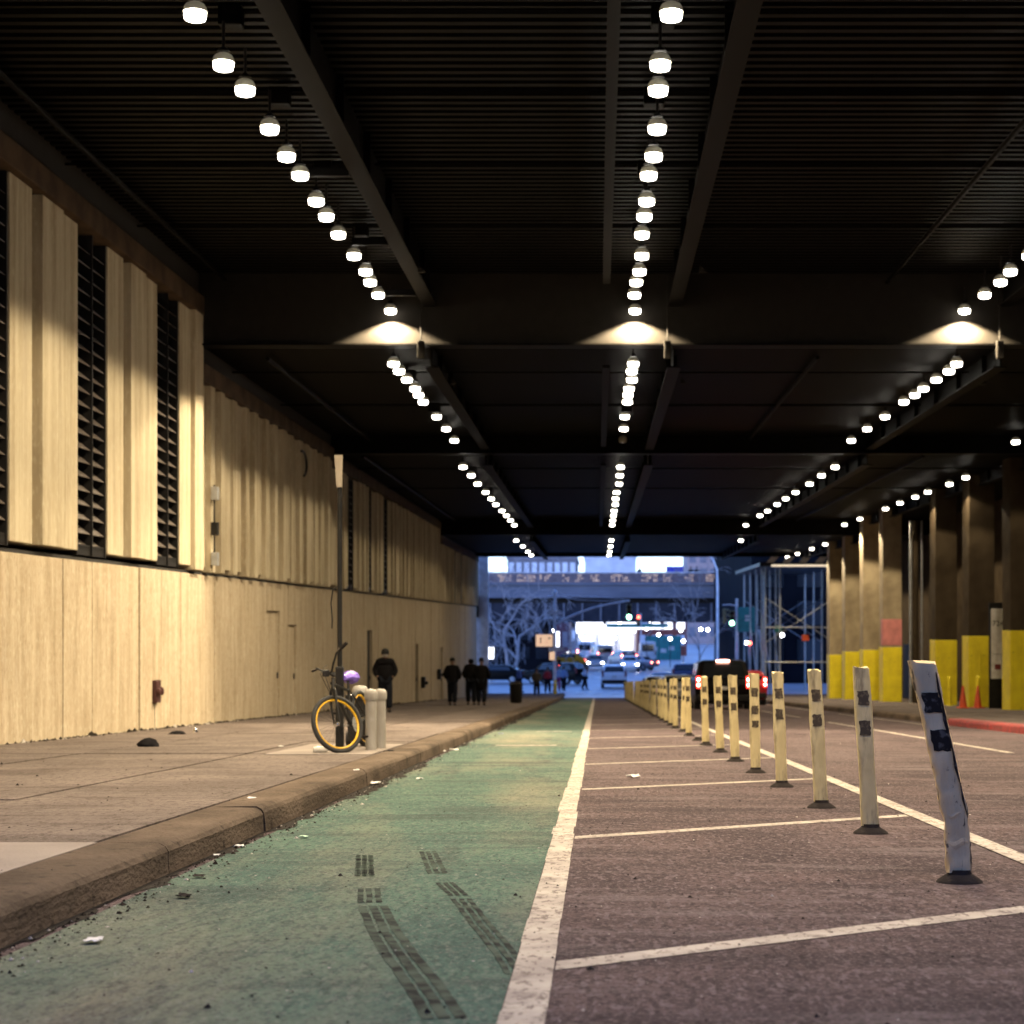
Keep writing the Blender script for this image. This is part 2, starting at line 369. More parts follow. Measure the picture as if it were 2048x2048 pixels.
# left pavement
WX = -7.8
rows = [-12.2 + 4.1*k for k in range(0, 31)]
g = MB()
sl = MB(); pale = MB(); jn = MB()
slab(jn, WX-.3, -2.45, -14, 117, .128)
tag(jn.build('sidewalk_base', M['joint']), kind='structure')
for a in rows:
    b = min(a + 4.1, 117)
    if a >= 117: continue
    for (x0, x1) in ((-4.0, -2.515), (-5.9, -4.0), (WX, -5.9)):
        dz = KERB + rng.uniform(-.004, .004)
        tgt = sl
        if x1 > -3 and (29.8 < a + 1 < 33.5): tgt = pale
        slab(tgt, x0 + .02, x1 - .02, a + .02, b - .02, dz, .1)
tag(sl.build('sidewalk', M['walk']), kind='structure')
slab(pale, -4.6, -2.5, 5.5, 9.0, KERB + .006, .05)
slab(pale, -3.75, -2.55, 20.2, 23.6, KERB + .006, .05)
tag(pale.build('sidewalk_patch', M['walk_pale']), kind='structure')
def kerb(x_face, x_back, y0, y1, L, name, mat, seed=1):
    mb = MB(); y = y0; r = random.Random(seed)
    sgn = 1 if x_face > x_back else -1
    while y < y1:
        e = min(y + L, y1); j = r.uniform(-.006, .006)
        ys = [y+.006, e-.006]
        prof = [(x_back, -.1), (x_back, KERB+.012), (x_face - sgn*.05, KERB+.012+j), (x_face - sgn*.02 , KERB-.005+j), (x_face-sgn*.004, KERB-.03+j), (x_face + j, KERB-.06), (x_face + sgn*.012 + j, -.1)]
        n = len(prof); V = []
        for yy in ys: V += [(px, yy, zg(yy)+pz) for px, pz in prof]
        mb.add(V, [tuple(range(n)), tuple(range(n, 2*n))[::-1]] + [(i, (i+1)%n, n+(i+1)%n, n+i) for i in range(n)])
        y = e
    return tag(mb.build(name, mat), kind='structure')
kerb(-2.13, -2.47, -14, 117, 2.55, 'kerb', M['kerb'])
M['gutter'] = pm('gutter_dirt', (.032,.028,.024), .95, spec=.05, col2=(.022,.019,.018), scale=6, bump=.7)
g = MB(); yy = -10.; rr = random.Random(5); xe = -2.03
while yy < 112:
    L = rr.uniform(.03,.10); x2 = max(-2.11, min(-1.93, xe + rr.uniform(-.035,.035))); a_, b_ = yy, min(yy+L, 112)
    g.add([(-2.14,a_,zg(a_)+.0045),(xe,a_,zg(a_)+.0045),(x2,b_,zg(b_)+.0045),(-2.14,b_,zg(b_)+.0045)], [(0,1,2,3)]); xe = x2; yy += L
tag(g.build('gutter_strip', M['gutter']), kind='structure')
# right pavement
sl = MB()
for a in rows:
    for x0, x1 in ((8.3, 11), (11, 14), (14, 16.4)):
        slab(sl, x0+.02, x1-.02, a+.02, min(a+4.1, 117)-.02, KERB + rng.uniform(-.004,.004), .25)
tag(sl.build('sidewalk_right', M['walk']), kind='structure')
kerb(7.98, 8.3, -14, 24, 2.5, 'kerb_plain', M['kerb'], 2)
kerb(7.98, 8.3, 24, 41, 2.5, 'kerb_red', M['red'], 3)
kerb(7.98, 8.3, 41, 117, 2.5, 'kerb_far', M['kerb'], 4)

# ------------------------------------------------------------------ left wall
wall = thing('tunnel_wall', 'long beige concrete wall with ribbed upper panels and black louvres beside the sidewalk', 'wall', (WX, 0, 0))
LED = 1.91
SEC = [(-14, 35.0, 7.25), (35.0, 52.4, 5.98), (52.4, 88.0, 5.80), (88.0, 116.0, 5.12)]
doors = [(42.4, 44.2, .95), (45.4, 46.6, 2.3), (60.8, 62.3, 2.62), (77.0, 78.3, 2.5), (89.2, 90.6, 2.6)]
low = MB(); y = -14.
while y < 116:
    L = rng.choice([1.35, 1.5, 1.55, 1.5]); e = min(y + L, 116)
    for d0, d1, _ in doors:
        if y < d0 < e: e = d0
        if d0 <= y < d1: e = d1
    zb = zg(e) - .3
    inside = [d for d in doors if d[0] <= y and e <= d[1] + 1e-6 and y < d[1]]
    off = rng.uniform(0, .03)
    if inside:
        d = inside[0]; top = zg((d[0]+d[1])/2) + KERB + (d[2] if d[2] > 1 else 2.55)
        low.box(-.6, off, y, e, top, LED - .05)
    else:
        low.rbox(-.6, off, y + .017, e - .017, zb, LED - .05, .014)
    y = e
low.build('lower_panel', M['wall_low'], wall)
MB().box(-.75, -.12, -14, 116, -5, LED - .06).build('backing', M['pier'], wall)
for i, (d0, d1, hh) in enumerate(doors):
    zt = zg((d0+d1)/2) + KERB
    h2 = hh if hh > 1 else 2.55
    f = MB().box(-.11, -.085 if i > 1 else -.05, d0+.02, d1-.02, zt-.3, zt+h2-.02).build('door', M['wall_low'] if i < 2 else M['dark_void'], wall)
    MB().box(-.08 if i > 1 else -.045, -.04 if i > 1 else -.01, d1-.2, d1-.14, zt+.9, zt+1.05).build('handle', M['black'], f)
# ledge shadow joint
MB().box(-.5, -.03, -14, 116, LED - .055, LED + .005).build('ledge_joint', M['dark_void'], wall)
LOUV = [(7.5,9.1),(12.4,14.0),(17.3,18.9),(22.15, 23.75), (26.9, 28.5), (31.76, 33.4), (55.7, 57.3), (60.3, 61.9), (64.9, 66.6), (97.0, 98.6), (101.6, 103.2)]
up = MB(); cop = MB()
for si, (s0, s1, top) in enumerate(SEC):
    y = s0; alt = 0
    pts = []
    wide = si == 0
    lv = [l for l in LOUV if s0 <= l[0] < s1]
    while y < s1 - 1e-6:
        nxt = [l for l in lv if l[0] >= y - 1e-6]
        inl = [l for l in lv if abs(l[0] - y) < 1e-6]
        if inl: y = inl[0][1]; alt = 0; continue
        lim = nxt[0][0] if nxt else s1
        if wide: seq = [(.95, .045), (.32, -.10), (1.0, .09), (.12, -.08), (.87, .035)]
        else: seq = [(.75, .04), (.45, .14), (.55, .05), (.40, .16), (.9, .08), (.35, .15)]
        L, off = seq[alt % len(seq)]; alt += 1
        if not wide: L *= rng.uniform(.75, 1.35); off += rng.uniform(-.02, .02)
        e = min(y + L, lim)
        if lim - e < .12: e = lim
        dz = .06 if off < .12 else -.03
        up.rbox(-.5, off, y + .004, e - .004, LED + .008 + dz + .03, top - .37, .012)
        y = e
    cop.rbox(-.6, .16, s0 + .003, s1 - .003, top - .36, top, .02)
    MB().box(-.6, .05, s0, s1, top + .002, top + .6).build('head_gap', M['dark_void'], wall)
up.build('upper_panel', M['wall_up'], wall)
cop.build('coping', M['coping'], wall)
# bevelled end pilaster of the taller bay
MB().rbox(-.5, .14, 34.3, 35.02, LED + .02, 7.24, .02).build('pilaster', M['wall_up'], wall)
MB().box(-1.0, -.5, -14, 116, LED - .06, 8.2).build('upper_backing', M['dark_void'], wall)
for (a, b) in LOUV:
    top = [t for s0, s1, t in SEC if s0 <= a < s1][0] - .37
    fr = MB()
    fr.box(-.45, .02, a + .002, a + .05, LED + .03, top); fr.box(-.45, .02, b - .05, b - .002, LED + .03, top)
    fr.box(-.40, .03, (a+b)/2 - .02, (a+b)/2 + .02, LED + .03, top); fr.box(-.40, .0, a + .05, b - .05, LED + .04, LED + .2)
    f = fr.build('louvre', M['black'], wall)
    s = MB(); z = LED + .26; q = 0
    while z < top - .05:
        for (u, v) in ((a+.055, (a+b)/2-.025), ((a+b)/2+.025, b-.055)):
            s.add([(.0, u, z-.10), (.0, v, z-.10), (-.16, v, z+.03), (-.16, u, z+.03), (.0, u, z-.112), (.0, v, z-.112), (-.16, v, z+.018), (-.16, u, z+.018)],
                  [(0,1,2,3),(4,7,6,5),(0,4,5,1),(1,5,6,2),(2,6,7,3),(3,7,4,0)])
        z += .215
    s.build('slats', M['louvre'], f)
    MB().box(-.44, -.42, a+.05, b-.05, LED+.03, top).build('louvre_back', M['dark_void'], f)
# conduit and boxes, junction boxes
cd = thing('wall_conduit', 'dark vertical conduit with junction boxes at the corner of the ribbed wall', 'conduit', (WX + .2, 35.7, 0))
MB().tube([(0,0,2.1),(0,0,3.65)], .018, 6).build('pipe', M['black'], cd)
for z, s in ((3.45,.09),(2.75,.07),(2.15,.09)): MB().rbox(-.05, .08, -s, s, z-.1, z+.16, .01).build('junction_box', M['steel'] if z != 2.75 else M['black'], cd)
sx = thing('standpipe', 'dark red fire hose standpipe on the nearer lower wall', 'standpipe', (WX, 31.6, zg(31.6)+KERB))
MB().rbox(.01, .1, -.17, .17, .46, .86, .02).build('back_plate', M['red_dark'], sx)
hd = MB(); Mx = Matrix.Rotation(R(90), 3, 'Y')
for q in (-.1, .1): hd.lathe([(.05, .06), (.05, .11), (.07, .11), (.07, .15), (.03, .165)], (0, q, .66), 12, Mx)
hd.build('hose_inlet', M['red_dark'], sx, True)
MB().tube([(.02, 0, .46), (.02, 0, -.02)], .012, 8).build('pipe', M['black'], sx)
for (yy, z, lab) in ((79.5, .6, 'small dark wall hydrant between the two slot doors, farther lower wall'), (87.5, 1.0, 'small dark box on the lower wall just before the last slot door')):
    o = thing('wall_hydrant', lab, 'hydrant', (WX, yy, zg(yy)+KERB))
    MB().rbox(.02, .2, -.22, .22, z, z+.5, .04).build('box', M['black'], o)
    MB().lathe([(.07,.18),(.07,.3),(.03,.32)], (0,0,z+.22), 10, Mx).build('cap', M['black'], o)
o = thing('loudhailer', 'dark curved hose hanging high on the shaded upper wall', 'hose', (WX+.22, 46.3, 5.0))
MB().tube([(0, .6*math.cos(t/10*math.pi-1.2), .32*math.sin(t/10*math.pi-1.2)) for t in range(0, 11)], .035, 6).build('hose', M['black'], o); o.name = 'wall_hose'

# building pieces outside the mouth, left
b = thing('corner_building', 'pale ribbed corner facade just outside the tunnel mouth on the left', 'building', (-11, 117, -3.9))
f = MB(); f.box(-6, 3.4, .2, 5, 0, 14)
f.build('wall', M['midb'], b)
f = MB()
for k in range(5): f.rbox(3.42, 3.62, .35 + k*.95, 1.0 + k*.95, 0, 14, .04)
for k in range(2): f.rbox(2.2 + k*.65, 2.75 + k*.65, -.1, .18, 0, 14, .04)
f.rbox(3.3, 3.9, -.12, .3, 0, 14, .05)
f.build('pilaster', M['polew'], b)
MB().rbox(2.3, 3.3, -.3, -.12, 5.1, 6.5, .05).build('wall_box', M['black'], b)

# ------------------------------------------------------------------ overpass
XL, XR = -8.4, 17.0
ov = thing('overpass', 'wide dark overpass deck of corrugated steel covering the street', 'overpass', (0, 0, 0))
CEIL = [(7.8, 35.0, 7.70), (35.0, 52.4, 6.33), (52.4, 88.0, 5.92), (88.0, 114.0, 5.25)]
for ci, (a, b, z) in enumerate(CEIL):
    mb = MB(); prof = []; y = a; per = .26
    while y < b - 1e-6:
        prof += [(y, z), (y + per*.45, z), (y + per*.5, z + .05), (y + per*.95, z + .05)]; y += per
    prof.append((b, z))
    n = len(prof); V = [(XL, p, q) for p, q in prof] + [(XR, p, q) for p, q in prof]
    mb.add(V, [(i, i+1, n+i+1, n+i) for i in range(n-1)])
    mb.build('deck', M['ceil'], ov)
    MB().box(XL, XR, a, b, z + .25, z + .8).build('slab', M['pier'], ov)
ST = [(35.0, 6.33, 7.70), (52.4, 5.85, 6.33), (88.0, 5.18, 5.92), (114.0, 5.05, 6.4)]
for k, (yy, z0, z1) in enumerate(ST):
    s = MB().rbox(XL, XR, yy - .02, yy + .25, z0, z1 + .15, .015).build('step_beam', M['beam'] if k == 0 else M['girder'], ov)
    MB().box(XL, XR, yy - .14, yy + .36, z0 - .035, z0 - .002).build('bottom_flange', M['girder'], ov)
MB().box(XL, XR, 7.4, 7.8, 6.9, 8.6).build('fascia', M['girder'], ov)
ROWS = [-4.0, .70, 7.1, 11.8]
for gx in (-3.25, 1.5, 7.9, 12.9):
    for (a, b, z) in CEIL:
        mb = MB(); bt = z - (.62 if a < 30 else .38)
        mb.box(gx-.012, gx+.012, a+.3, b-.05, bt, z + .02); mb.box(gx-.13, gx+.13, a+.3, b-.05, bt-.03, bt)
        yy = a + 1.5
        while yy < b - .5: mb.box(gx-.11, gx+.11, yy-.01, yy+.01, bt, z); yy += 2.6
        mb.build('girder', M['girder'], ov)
# long cable tray left of the centre row and hanger brackets
for (a, b, z) in CEIL[:3]:
    MB().box(.10, .24, a + .3, b - 1.2, z - .42, z - .36).build('cable_tray', M['girder'], ov)
for gx in (-3.4, 1.35, 7.75):
    t = MB(); t.rbox(gx-.07, gx+.07, 34.60, 34.74, 6.0, 6.35, .03); t.tube([(gx, 34.67, 6.3), (gx, 34.67, 7.6)], .02, 6); t.build('downpipe', M['beam'], ov)
for yy in (24.5, 29, 33.5):
    MB().rbox(-3.95, -3.38, yy-.05, yy+.05, 7.0, 7.12, .01).build('bracket', M['girder'], ov)
for rx in (-3.1, 1.75, 8.1):
    for yy in (31.0, 38.0):
        z = 6.95 if yy < 35 else 5.95
        c = MB(); c.add([(rx, yy, z), (rx+.14, yy, z+.02), (rx, yy, z+.14), (rx, yy+.1, z), (rx+.14, yy+.1, z+.02), (rx, yy+.1, z+.14)], [(0,2,1),(3,4,5),(0,1,4,3),(1,2,5,4),(2,0,3,5)])
        c.build('lamp_bracket', M['beam'], ov)
# right side enclosure
bw = thing('side_building', 'dark shaded building wall behind the row of painted piers', 'building', (16.5, 0, 0))
f = MB(); f.box(0, 2, -14, 117, -6, 9); f.build('wall', M['pier'], bw)
for k in range(14): MB().box(-.08, .05, 6 + k*8, 8.6 + k*8, zg(7+k*8)+.15, zg(7+k*8)+3).build('roller_shutter', M['girder'], bw)

# ------------------------------------------------------------------ ceiling lamps
HL = [6.0, 5.08, 4.62, 4.0]
def ys_of(lst, h): return [3600*h/(1242 - 1.06*q) for q in lst]
C1 = [8.3, 9.6, 11.2, 12.4, 13.6, 15.0, 16.3] + ys_of([25,120,168,241,293,329,378,407,441,481,511,531,555], HL[0]) + [34.74]
C2 = ys_of([685,699,715,732,744,757,785,808,830], HL[1])
C3 = ys_of([880,896,912,928,940,951,963,972,981,990], HL[2])
C4 = ys_of([1019,1030,1040,1047], HL[3])
R4a = [50.9]; R4b = [57.7,60.5,64.2,66.8,70.2,73.8,81,86]; R4c = [93.3,99.3,106.4,112.0]
def make_lamp(dead=False):
    t = thing('ceiling_lamp', 'x', 'lamp')
    h = MB(); h.lathe([(.02,.62),(.02,.30),(.06,.27),(.085,.235)], n=16); h.build('housing', M['black'], t, True)
    df = MB(); df.lathe([(.06,.215),(.105,.19),(.13,.15),(.138,.10)], n=16); df.build('diffuser', M['lens_off'] if dead else M['diffuser'], t, True)
    l = MB(); l.lathe([(.125,.10),(.128,.06),(.118,.015),(.08,0)], n=16); l.build('lens', M['lens_off'] if dead else M['lens'], t, True)
    return t
proto = make_lamp(); dead = make_lamp(True)
ld = bpy.data.lights.new('lamp_light', 'SPOT'); ld.energy = LAMP_W; ld.color = LAMP_COL; ld.spot_size = R(136); ld.spot_blend = .14; ld.shadow_soft_size = .09
ld2 = ld.copy(); ld2.energy = LAMP_W*8
LS = []
for q_ in (1.0, .72, .46, .42, 4.2, 1.1):
    l_ = ld.copy(); l_.energy = LAMP_W*q_; LS.append(l_)
def put_lamp(x, y, z, label, group, off=False):
    src = dead if off else proto
    t = copy_tree(src); t.location = (x + rng.uniform(-.03,.03), y, z - .075); t.scale = (.86,)*3; t.rotation_euler = (0, 0, rng.uniform(-.3,.3))
    t['label'] = label; t['group'] = group
    if not off:
        lo = bpy.data.objects.new('lamp_light', ld2 if abs(y - 34.74) < .01 else LS[(4 if y > 73 else 5) if x > 10 else HL.index(round(z - .95, 2))]); COL.objects.link(lo); lo.parent = t; lo.location = (0, 0, -.02)
RN = {0: 'left row', 1: 'centre row', 2: 'right row', 3: 'far right row'}
SN = ['before the bright beam', 'just beyond the bright beam', 'in the third bay', 'in the last bay by the exit']
SG = ['ceiling lamps before the beam', 'ceiling lamps beyond the beam', 'ceiling lamps of the third bay', 'ceiling lamps of the last bay']
for ri, x in enumerate(ROWS):
    for si, ys in enumerate([C1, C2, C3, C4] if ri < 3 else [[], R4a, R4b, R4c]):
        if ri == 2 and si == 3: ys = ys[:1]
        vis = 0
        for yy in ys:
            if ri == 2 and si == 2 and abs(yy - ys[-2]) < .01: continue
            off = (ri == 1 and si == 1 and yy == ys[-1])
            seen = (yy > 17.0) and not (ri == 2 and yy < 27.5)
            if seen: vis += 1
            if seen: lab = '%s ceiling lamp from the camera, %s %s' % (ordn(vis), RN[ri], SN[si])
            else: lab = 'bright round ceiling lamp near the camera, out of view above'
            if off: lab = 'unlit ceiling lamp ending the centre row just beyond the bright beam'
            put_lamp(x, yy, .95 + HL[si], lab, SG[si], off)
for t in (proto, dead):
    for ch in [k for k in COL.objects if k.parent == t]: bpy.data.objects.remove(ch)
    bpy.data.objects.remove(t)

# ------------------------------------------------------------------ flexible lane posts
def lane_post(i, x, y, lean, scrap=False, only_base=False):
    nm = ordn(i+1)
    if only_base: lab = 'black rubber base left without its post in the lane divider row'
    elif i == 0: lab = 'nearest lane post, battered white with black scrapes, leaning strongly left'
    elif i == 1: lab = 'second lane post from the camera, cream with two dark squares, leaning slightly'
    else: lab = '%s cream lane post from the camera with dark squares near its top' % nm
    t = thing('lane_post', lab, 'lane post', (x, y, zg(y)), 0, 'lane posts along the buffer')
    r = random.Random(i*7+1)
    b = MB(); b.lathe([(.112,0),(.108,.008),(.09,.022),(.07,.034),(.058,.042),(.055,.062)], n=20); b.build('base', M['rubber'], t, True)
    if only_base: return t
    H = 1.05; mat = M['post_w'] if i == 0 else M['post_y']
    wd = .054 if i else .060; dp = .032 if i else .036
    mb = MB(); n = 14; base = []
    K = 34
    def cx(z):
        if i == 0:
            k = max(0, z - .30); return -math.tan(R(3))*z - math.tan(R(9.5))*k
        return -math.tan(lean)*z
    for k in range(K+1):
        z = .05 + (H-.05)*k/K
        f = 1 + (.10*math.sin(z*9+i) if i else .06*math.sin(z*14)) * .5
        if i == 0: f *= 1 + (.14 if .32 < z < .42 else 0) + .16*max(0,(z-.6))
        for q in range(n):
            a = 2*math.pi*q/n; ca, sa = math.cos(a), math.sin(a)
            ux = math.copysign(abs(ca)**.55, ca)*wd*f; uy = math.copysign(abs(sa)**.55, sa)*dp
            j = r.uniform(-.0022, .0022) * (2.2 if i == 0 else 1)
            mb.v.append((cx(z)+ux+j, uy+j, z + (r.uniform(-.012,.012) if k == K else 0)))
    for k in range(K):
        for q in range(n):
            a = k*n+q; b2 = k*n+(q+1)%n; mb.f.append((a, b2, b2+n, a+n))
    mb.f.append(tuple(K*n+q for q in range(n)))
    mb.build('post', mat, t, True)
    sq = [(.86,.09),(.67,.09)] + ([(.52,.07)] if i in (4,) else [])
    if i == 0: sq = [(.86,.095),(.68,.10)]
    for (zc, hh) in sq:
        if i > 22: break
        wz = .034 if i else .042
        p = MB(); V = []; F = []; N = 6
        for a in range(N+1):
            for b3 in range(5):
                z = zc - hh/2 + hh*a/N + r.uniform(-.004,.004); u = -wz + 2*wz*b3/4
                ed = (1 if a in (0, N) else 0); u += r.uniform(-.006,.006)*(1 if b3 in (0,4) else 0)
                V.append((cx(z)+u, -dp - .0045 + abs(u)*.06, z))
        for a in range(N):
            for b3 in range(4): F.append((a*5+b3, a*5+b3+1, (a+1)*5+b3+1, (a+1)*5+b3))
        p.add(V, F); o = p.build('reflective_band', M['band'] if i else M['worn_black'], t)
        sm = o.modifiers.new('t', 'SOLIDIFY'); sm.thickness = .004
    if i == 0:                                     # torn collar and scraped stripe on the nearest post
        for zc, sz_ in ((.33, 1.8), (.19, 2.6)):
            c = MB(); c.torus(.054, .007, (0, 0, 0), n=24, m=6, sz=sz_); c.v = [(x_*1.08 + cx(zc), y_*.68, z_ + zc + .012*math.sin(x_*70)) for x_, y_, z_ in c.v]; c.build('torn_collar', M['post_w'], t)
        c = MB(); wz_ = [.001,.008,.003,.012,.005,.010,.016,.006,.010,.002]
        for k in range(9):
            z = .33 + k*.075; w0, w1 = wz_[k], wz_[k+1]; c.add([(cx(z)+.050-w0, -.0405, z), (cx(z)+.052, -.039, z), (cx(z+.075)+.052, -.039, z+.075), (cx(z+.075)+.050-w1, -.0405, z+.075)], [(0,1,2,3)])
        o = c.build('scrape', M['worn_black'], t); sm = o.modifiers.new('t', 'SOLIDIFY'); sm.thickness = .003
    return t
PY = [8.6, 11.4, 13.75, 16.5, 19.1, 21.9, 24.8, 27.6, 29.8, 32.6, 35.3]
while PY[-1] < 105: PY.append(PY[-1] + 2.74)
leans = [0, 3.4, 3.0, 2.2, 1.0, 2.0, 2.2, 1.6, 0, 2.0, -1.5]
for i, y in enumerate(PY):
    ln = leans[i] if i < len(leans) else rng.uniform(-3, 4)
    x = (1.73, 1.73, 1.71, 1.69)[i] if i < 4 else 1.68 + rng.uniform(-.03, .03)
    lane_post(i, x, y, R(ln), only_base=(i == 8))

# ------------------------------------------------------------------ piers on the right
PIER = [(54.5,.95), (60.6,.87), (66.6,.80), (78.8,.82), (84.7,.82), (90.9,.82), (97.0,.8), (48.4,.9), (42,.9)]
names = {54.5:'rightmost visible pier with yellow base, beside the white number sign', 60.6:'pier with yellow base behind the orange cones', 66.6:'dim pier with yellow base left of the cones',
 78.8:'pier with pink panel above its yellow base', 84.7:'lit pier with yellow base just left of the pink one', 90.9:'lit pier with yellow base, third left counting from pink one', 97.0:'narrow far pier with yellow base beside the scaffold', 103.0:'farthest visible yellow based pier behind scaffold legs', 109.0:'last pier at tunnel mouth hidden among scaffold legs', 48.4:'nearer pier with yellow base just outside the right edge', 42:'nearest pier with yellow base outside the right edge'}
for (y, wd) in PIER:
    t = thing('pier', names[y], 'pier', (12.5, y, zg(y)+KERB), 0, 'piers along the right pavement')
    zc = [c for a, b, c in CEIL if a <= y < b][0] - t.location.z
    MB().rbox(0, wd, 0, 1.1, -.2, zc, .03).build('column', M['pier_lit_tone'] if y > 77 else M['pier'], t)
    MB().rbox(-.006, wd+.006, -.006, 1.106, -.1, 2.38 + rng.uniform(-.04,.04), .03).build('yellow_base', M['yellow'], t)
    if y == 78.8: MB().rbox(-.008, wd+.008, -.010, .6, 2.46, 3.62, .03).build('pink_panel', M['pink'], t)
for (x, y, lab) in ((12.75, 65.2, 'thin yellow guard post in front of the dim pier'), (12.55, 59.4, 'thin yellow guard post left of the orange cones'), (12.75, 53.3, 'thin yellow guard post in front of rightmost pier')):
    t = thing('guard_post', lab, 'guard post', (x, y, zg(y)+KERB), 0, 'guard posts at the piers')
    MB().lathe([(.075,-.05),(.075,.98),(.06,1.03),(.02,1.06)], n=14).build('pipe', M['yellow'], t, True)
    MB().lathe([(.12,0),(.12,.02),(.08,.03)], n=14).build('base_ring', M['yellow'], t, True)
t = thing('pipe_riser', 'bundle of grey vertical pipes between the pink pier and dim piers', 'pipes', (12.7, 73, zg(73)+KERB))
for k, (dx, rr) in enumerate(((0,.06),(.2,.12),(.45,.045))):
    MB().tube([(dx, 0, -.1), (dx, 0, 6.9+ .5)], rr, 10).build('pipe', M['steel'] if k != 1 else M['pier'], t, True)
def cone(x, y, lab, h):
    t = thing('traffic_cone', lab, 'cone', (x, y, zg(y)+KERB), rng.uniform(0,1), 'orange cones by the piers')
    MB().rbox(-.17,.17,-.17,.17,0,.035,.012).build('base', M['orange'], t)
    MB().lathe([(.13,.035),(.09,h*.45),(.06,h*.7),(.03,h),(.015,h+.01)], n=16).build('cone', M['orange'], t, True)
cone(11.9, 58.6, 'slim orange cone, left of the two by the piers', .72); cone(12.42, 58.8, 'darker orange cone, right of the two by the piers', .72)

def text_mesh(body, size, mat, parent, loc, rot=(R(90),0,0), name='lettering', extrude=.004):
    cu = bpy.data.curves.new(name, 'FONT'); cu.body = body; cu.size = size; cu.extrude = extrude; cu.align_x = 'CENTER'; cu.align_y = 'CENTER'
    o = bpy.data.objects.new(name+'_tmp', cu); COL.objects.link(o)
    bpy.context.view_layer.update()
    me = bpy.data.meshes.new_from_object(o.evaluated_get(bpy.context.evaluated_depsgraph_get()))
    bpy.data.objects.remove(o)
    me.materials.clear(); me.materials.append(mat)
    o = bpy.data.objects.new(name, me); COL.objects.link(o); o.parent = parent; o.location = loc; o.rotation_euler = rot
    return o
t = thing('number_sign', 'tall narrow white sign reading 724 between the rightmost piers', 'sign', (12.85, 57.8, zg(57.8)+KERB))
MB().rbox(-.21,.21,-.03,.03,.95,3.2,.01).build('panel', M['white'], t)
MB().rbox(-.27,.27,.031,.08,-.02,3.4,.01).build('post', M['black'], t)
text_mesh('724', .25, M['black'], t, (0,-.035,2.72))
text_mesh('\u2014\u2014', .18, M['black'], t, (0,-.035,1.75), name='text_line')
MB().box(-.1,.1,-.036,-.032,1.25,1.42).build('red_mark', M['red'], t)

# ------------------------------------------------------------------ pole, bicycle, posts, cart on the left pavement
z0 = zg(21.3)+KERB
t = thing('sign_pole', 'slim dark pole with a tapering blank sign on top behind the bicycle', 'pole', (-3.05, 21.3, z0))
MB().tube([(0,0,-.05),(0,0,3.3)], .03, 10).build('pole', M['black'], t, True)
MB().rbox(-.048,.048,-.045,.05,-.02,1.0,.02).build('base_sleeve', M['black'], t)
s = MB(); s.add([(-.035,-.035,3.12),(.035,-.06,3.12),(.045,-.075,3.50),(-.06,-.03,3.50),(-.035,-.025,3.12),(.035,-.05,3.12),(.045,-.065,3.50),(-.06,-.02,3.50)],[(0,1,2,3),(7,6,5,4),(0,4,5,1),(1,5,6,2),(2,6,7,3),(3,7,4,0)])
M['signback'] = pm('blank_sign', (.40,.34,.27), .6)
s.build('sign_plate', M['signback'], t)
MB().tube([(-.03,-.01,1.95),(-.08,-.02,1.9),(-.10,-.02,1.75),(-.085,-.02,1.55),(-.09,-.02,1.45)], .008, 6).build('loose_strap', M['black'], t)

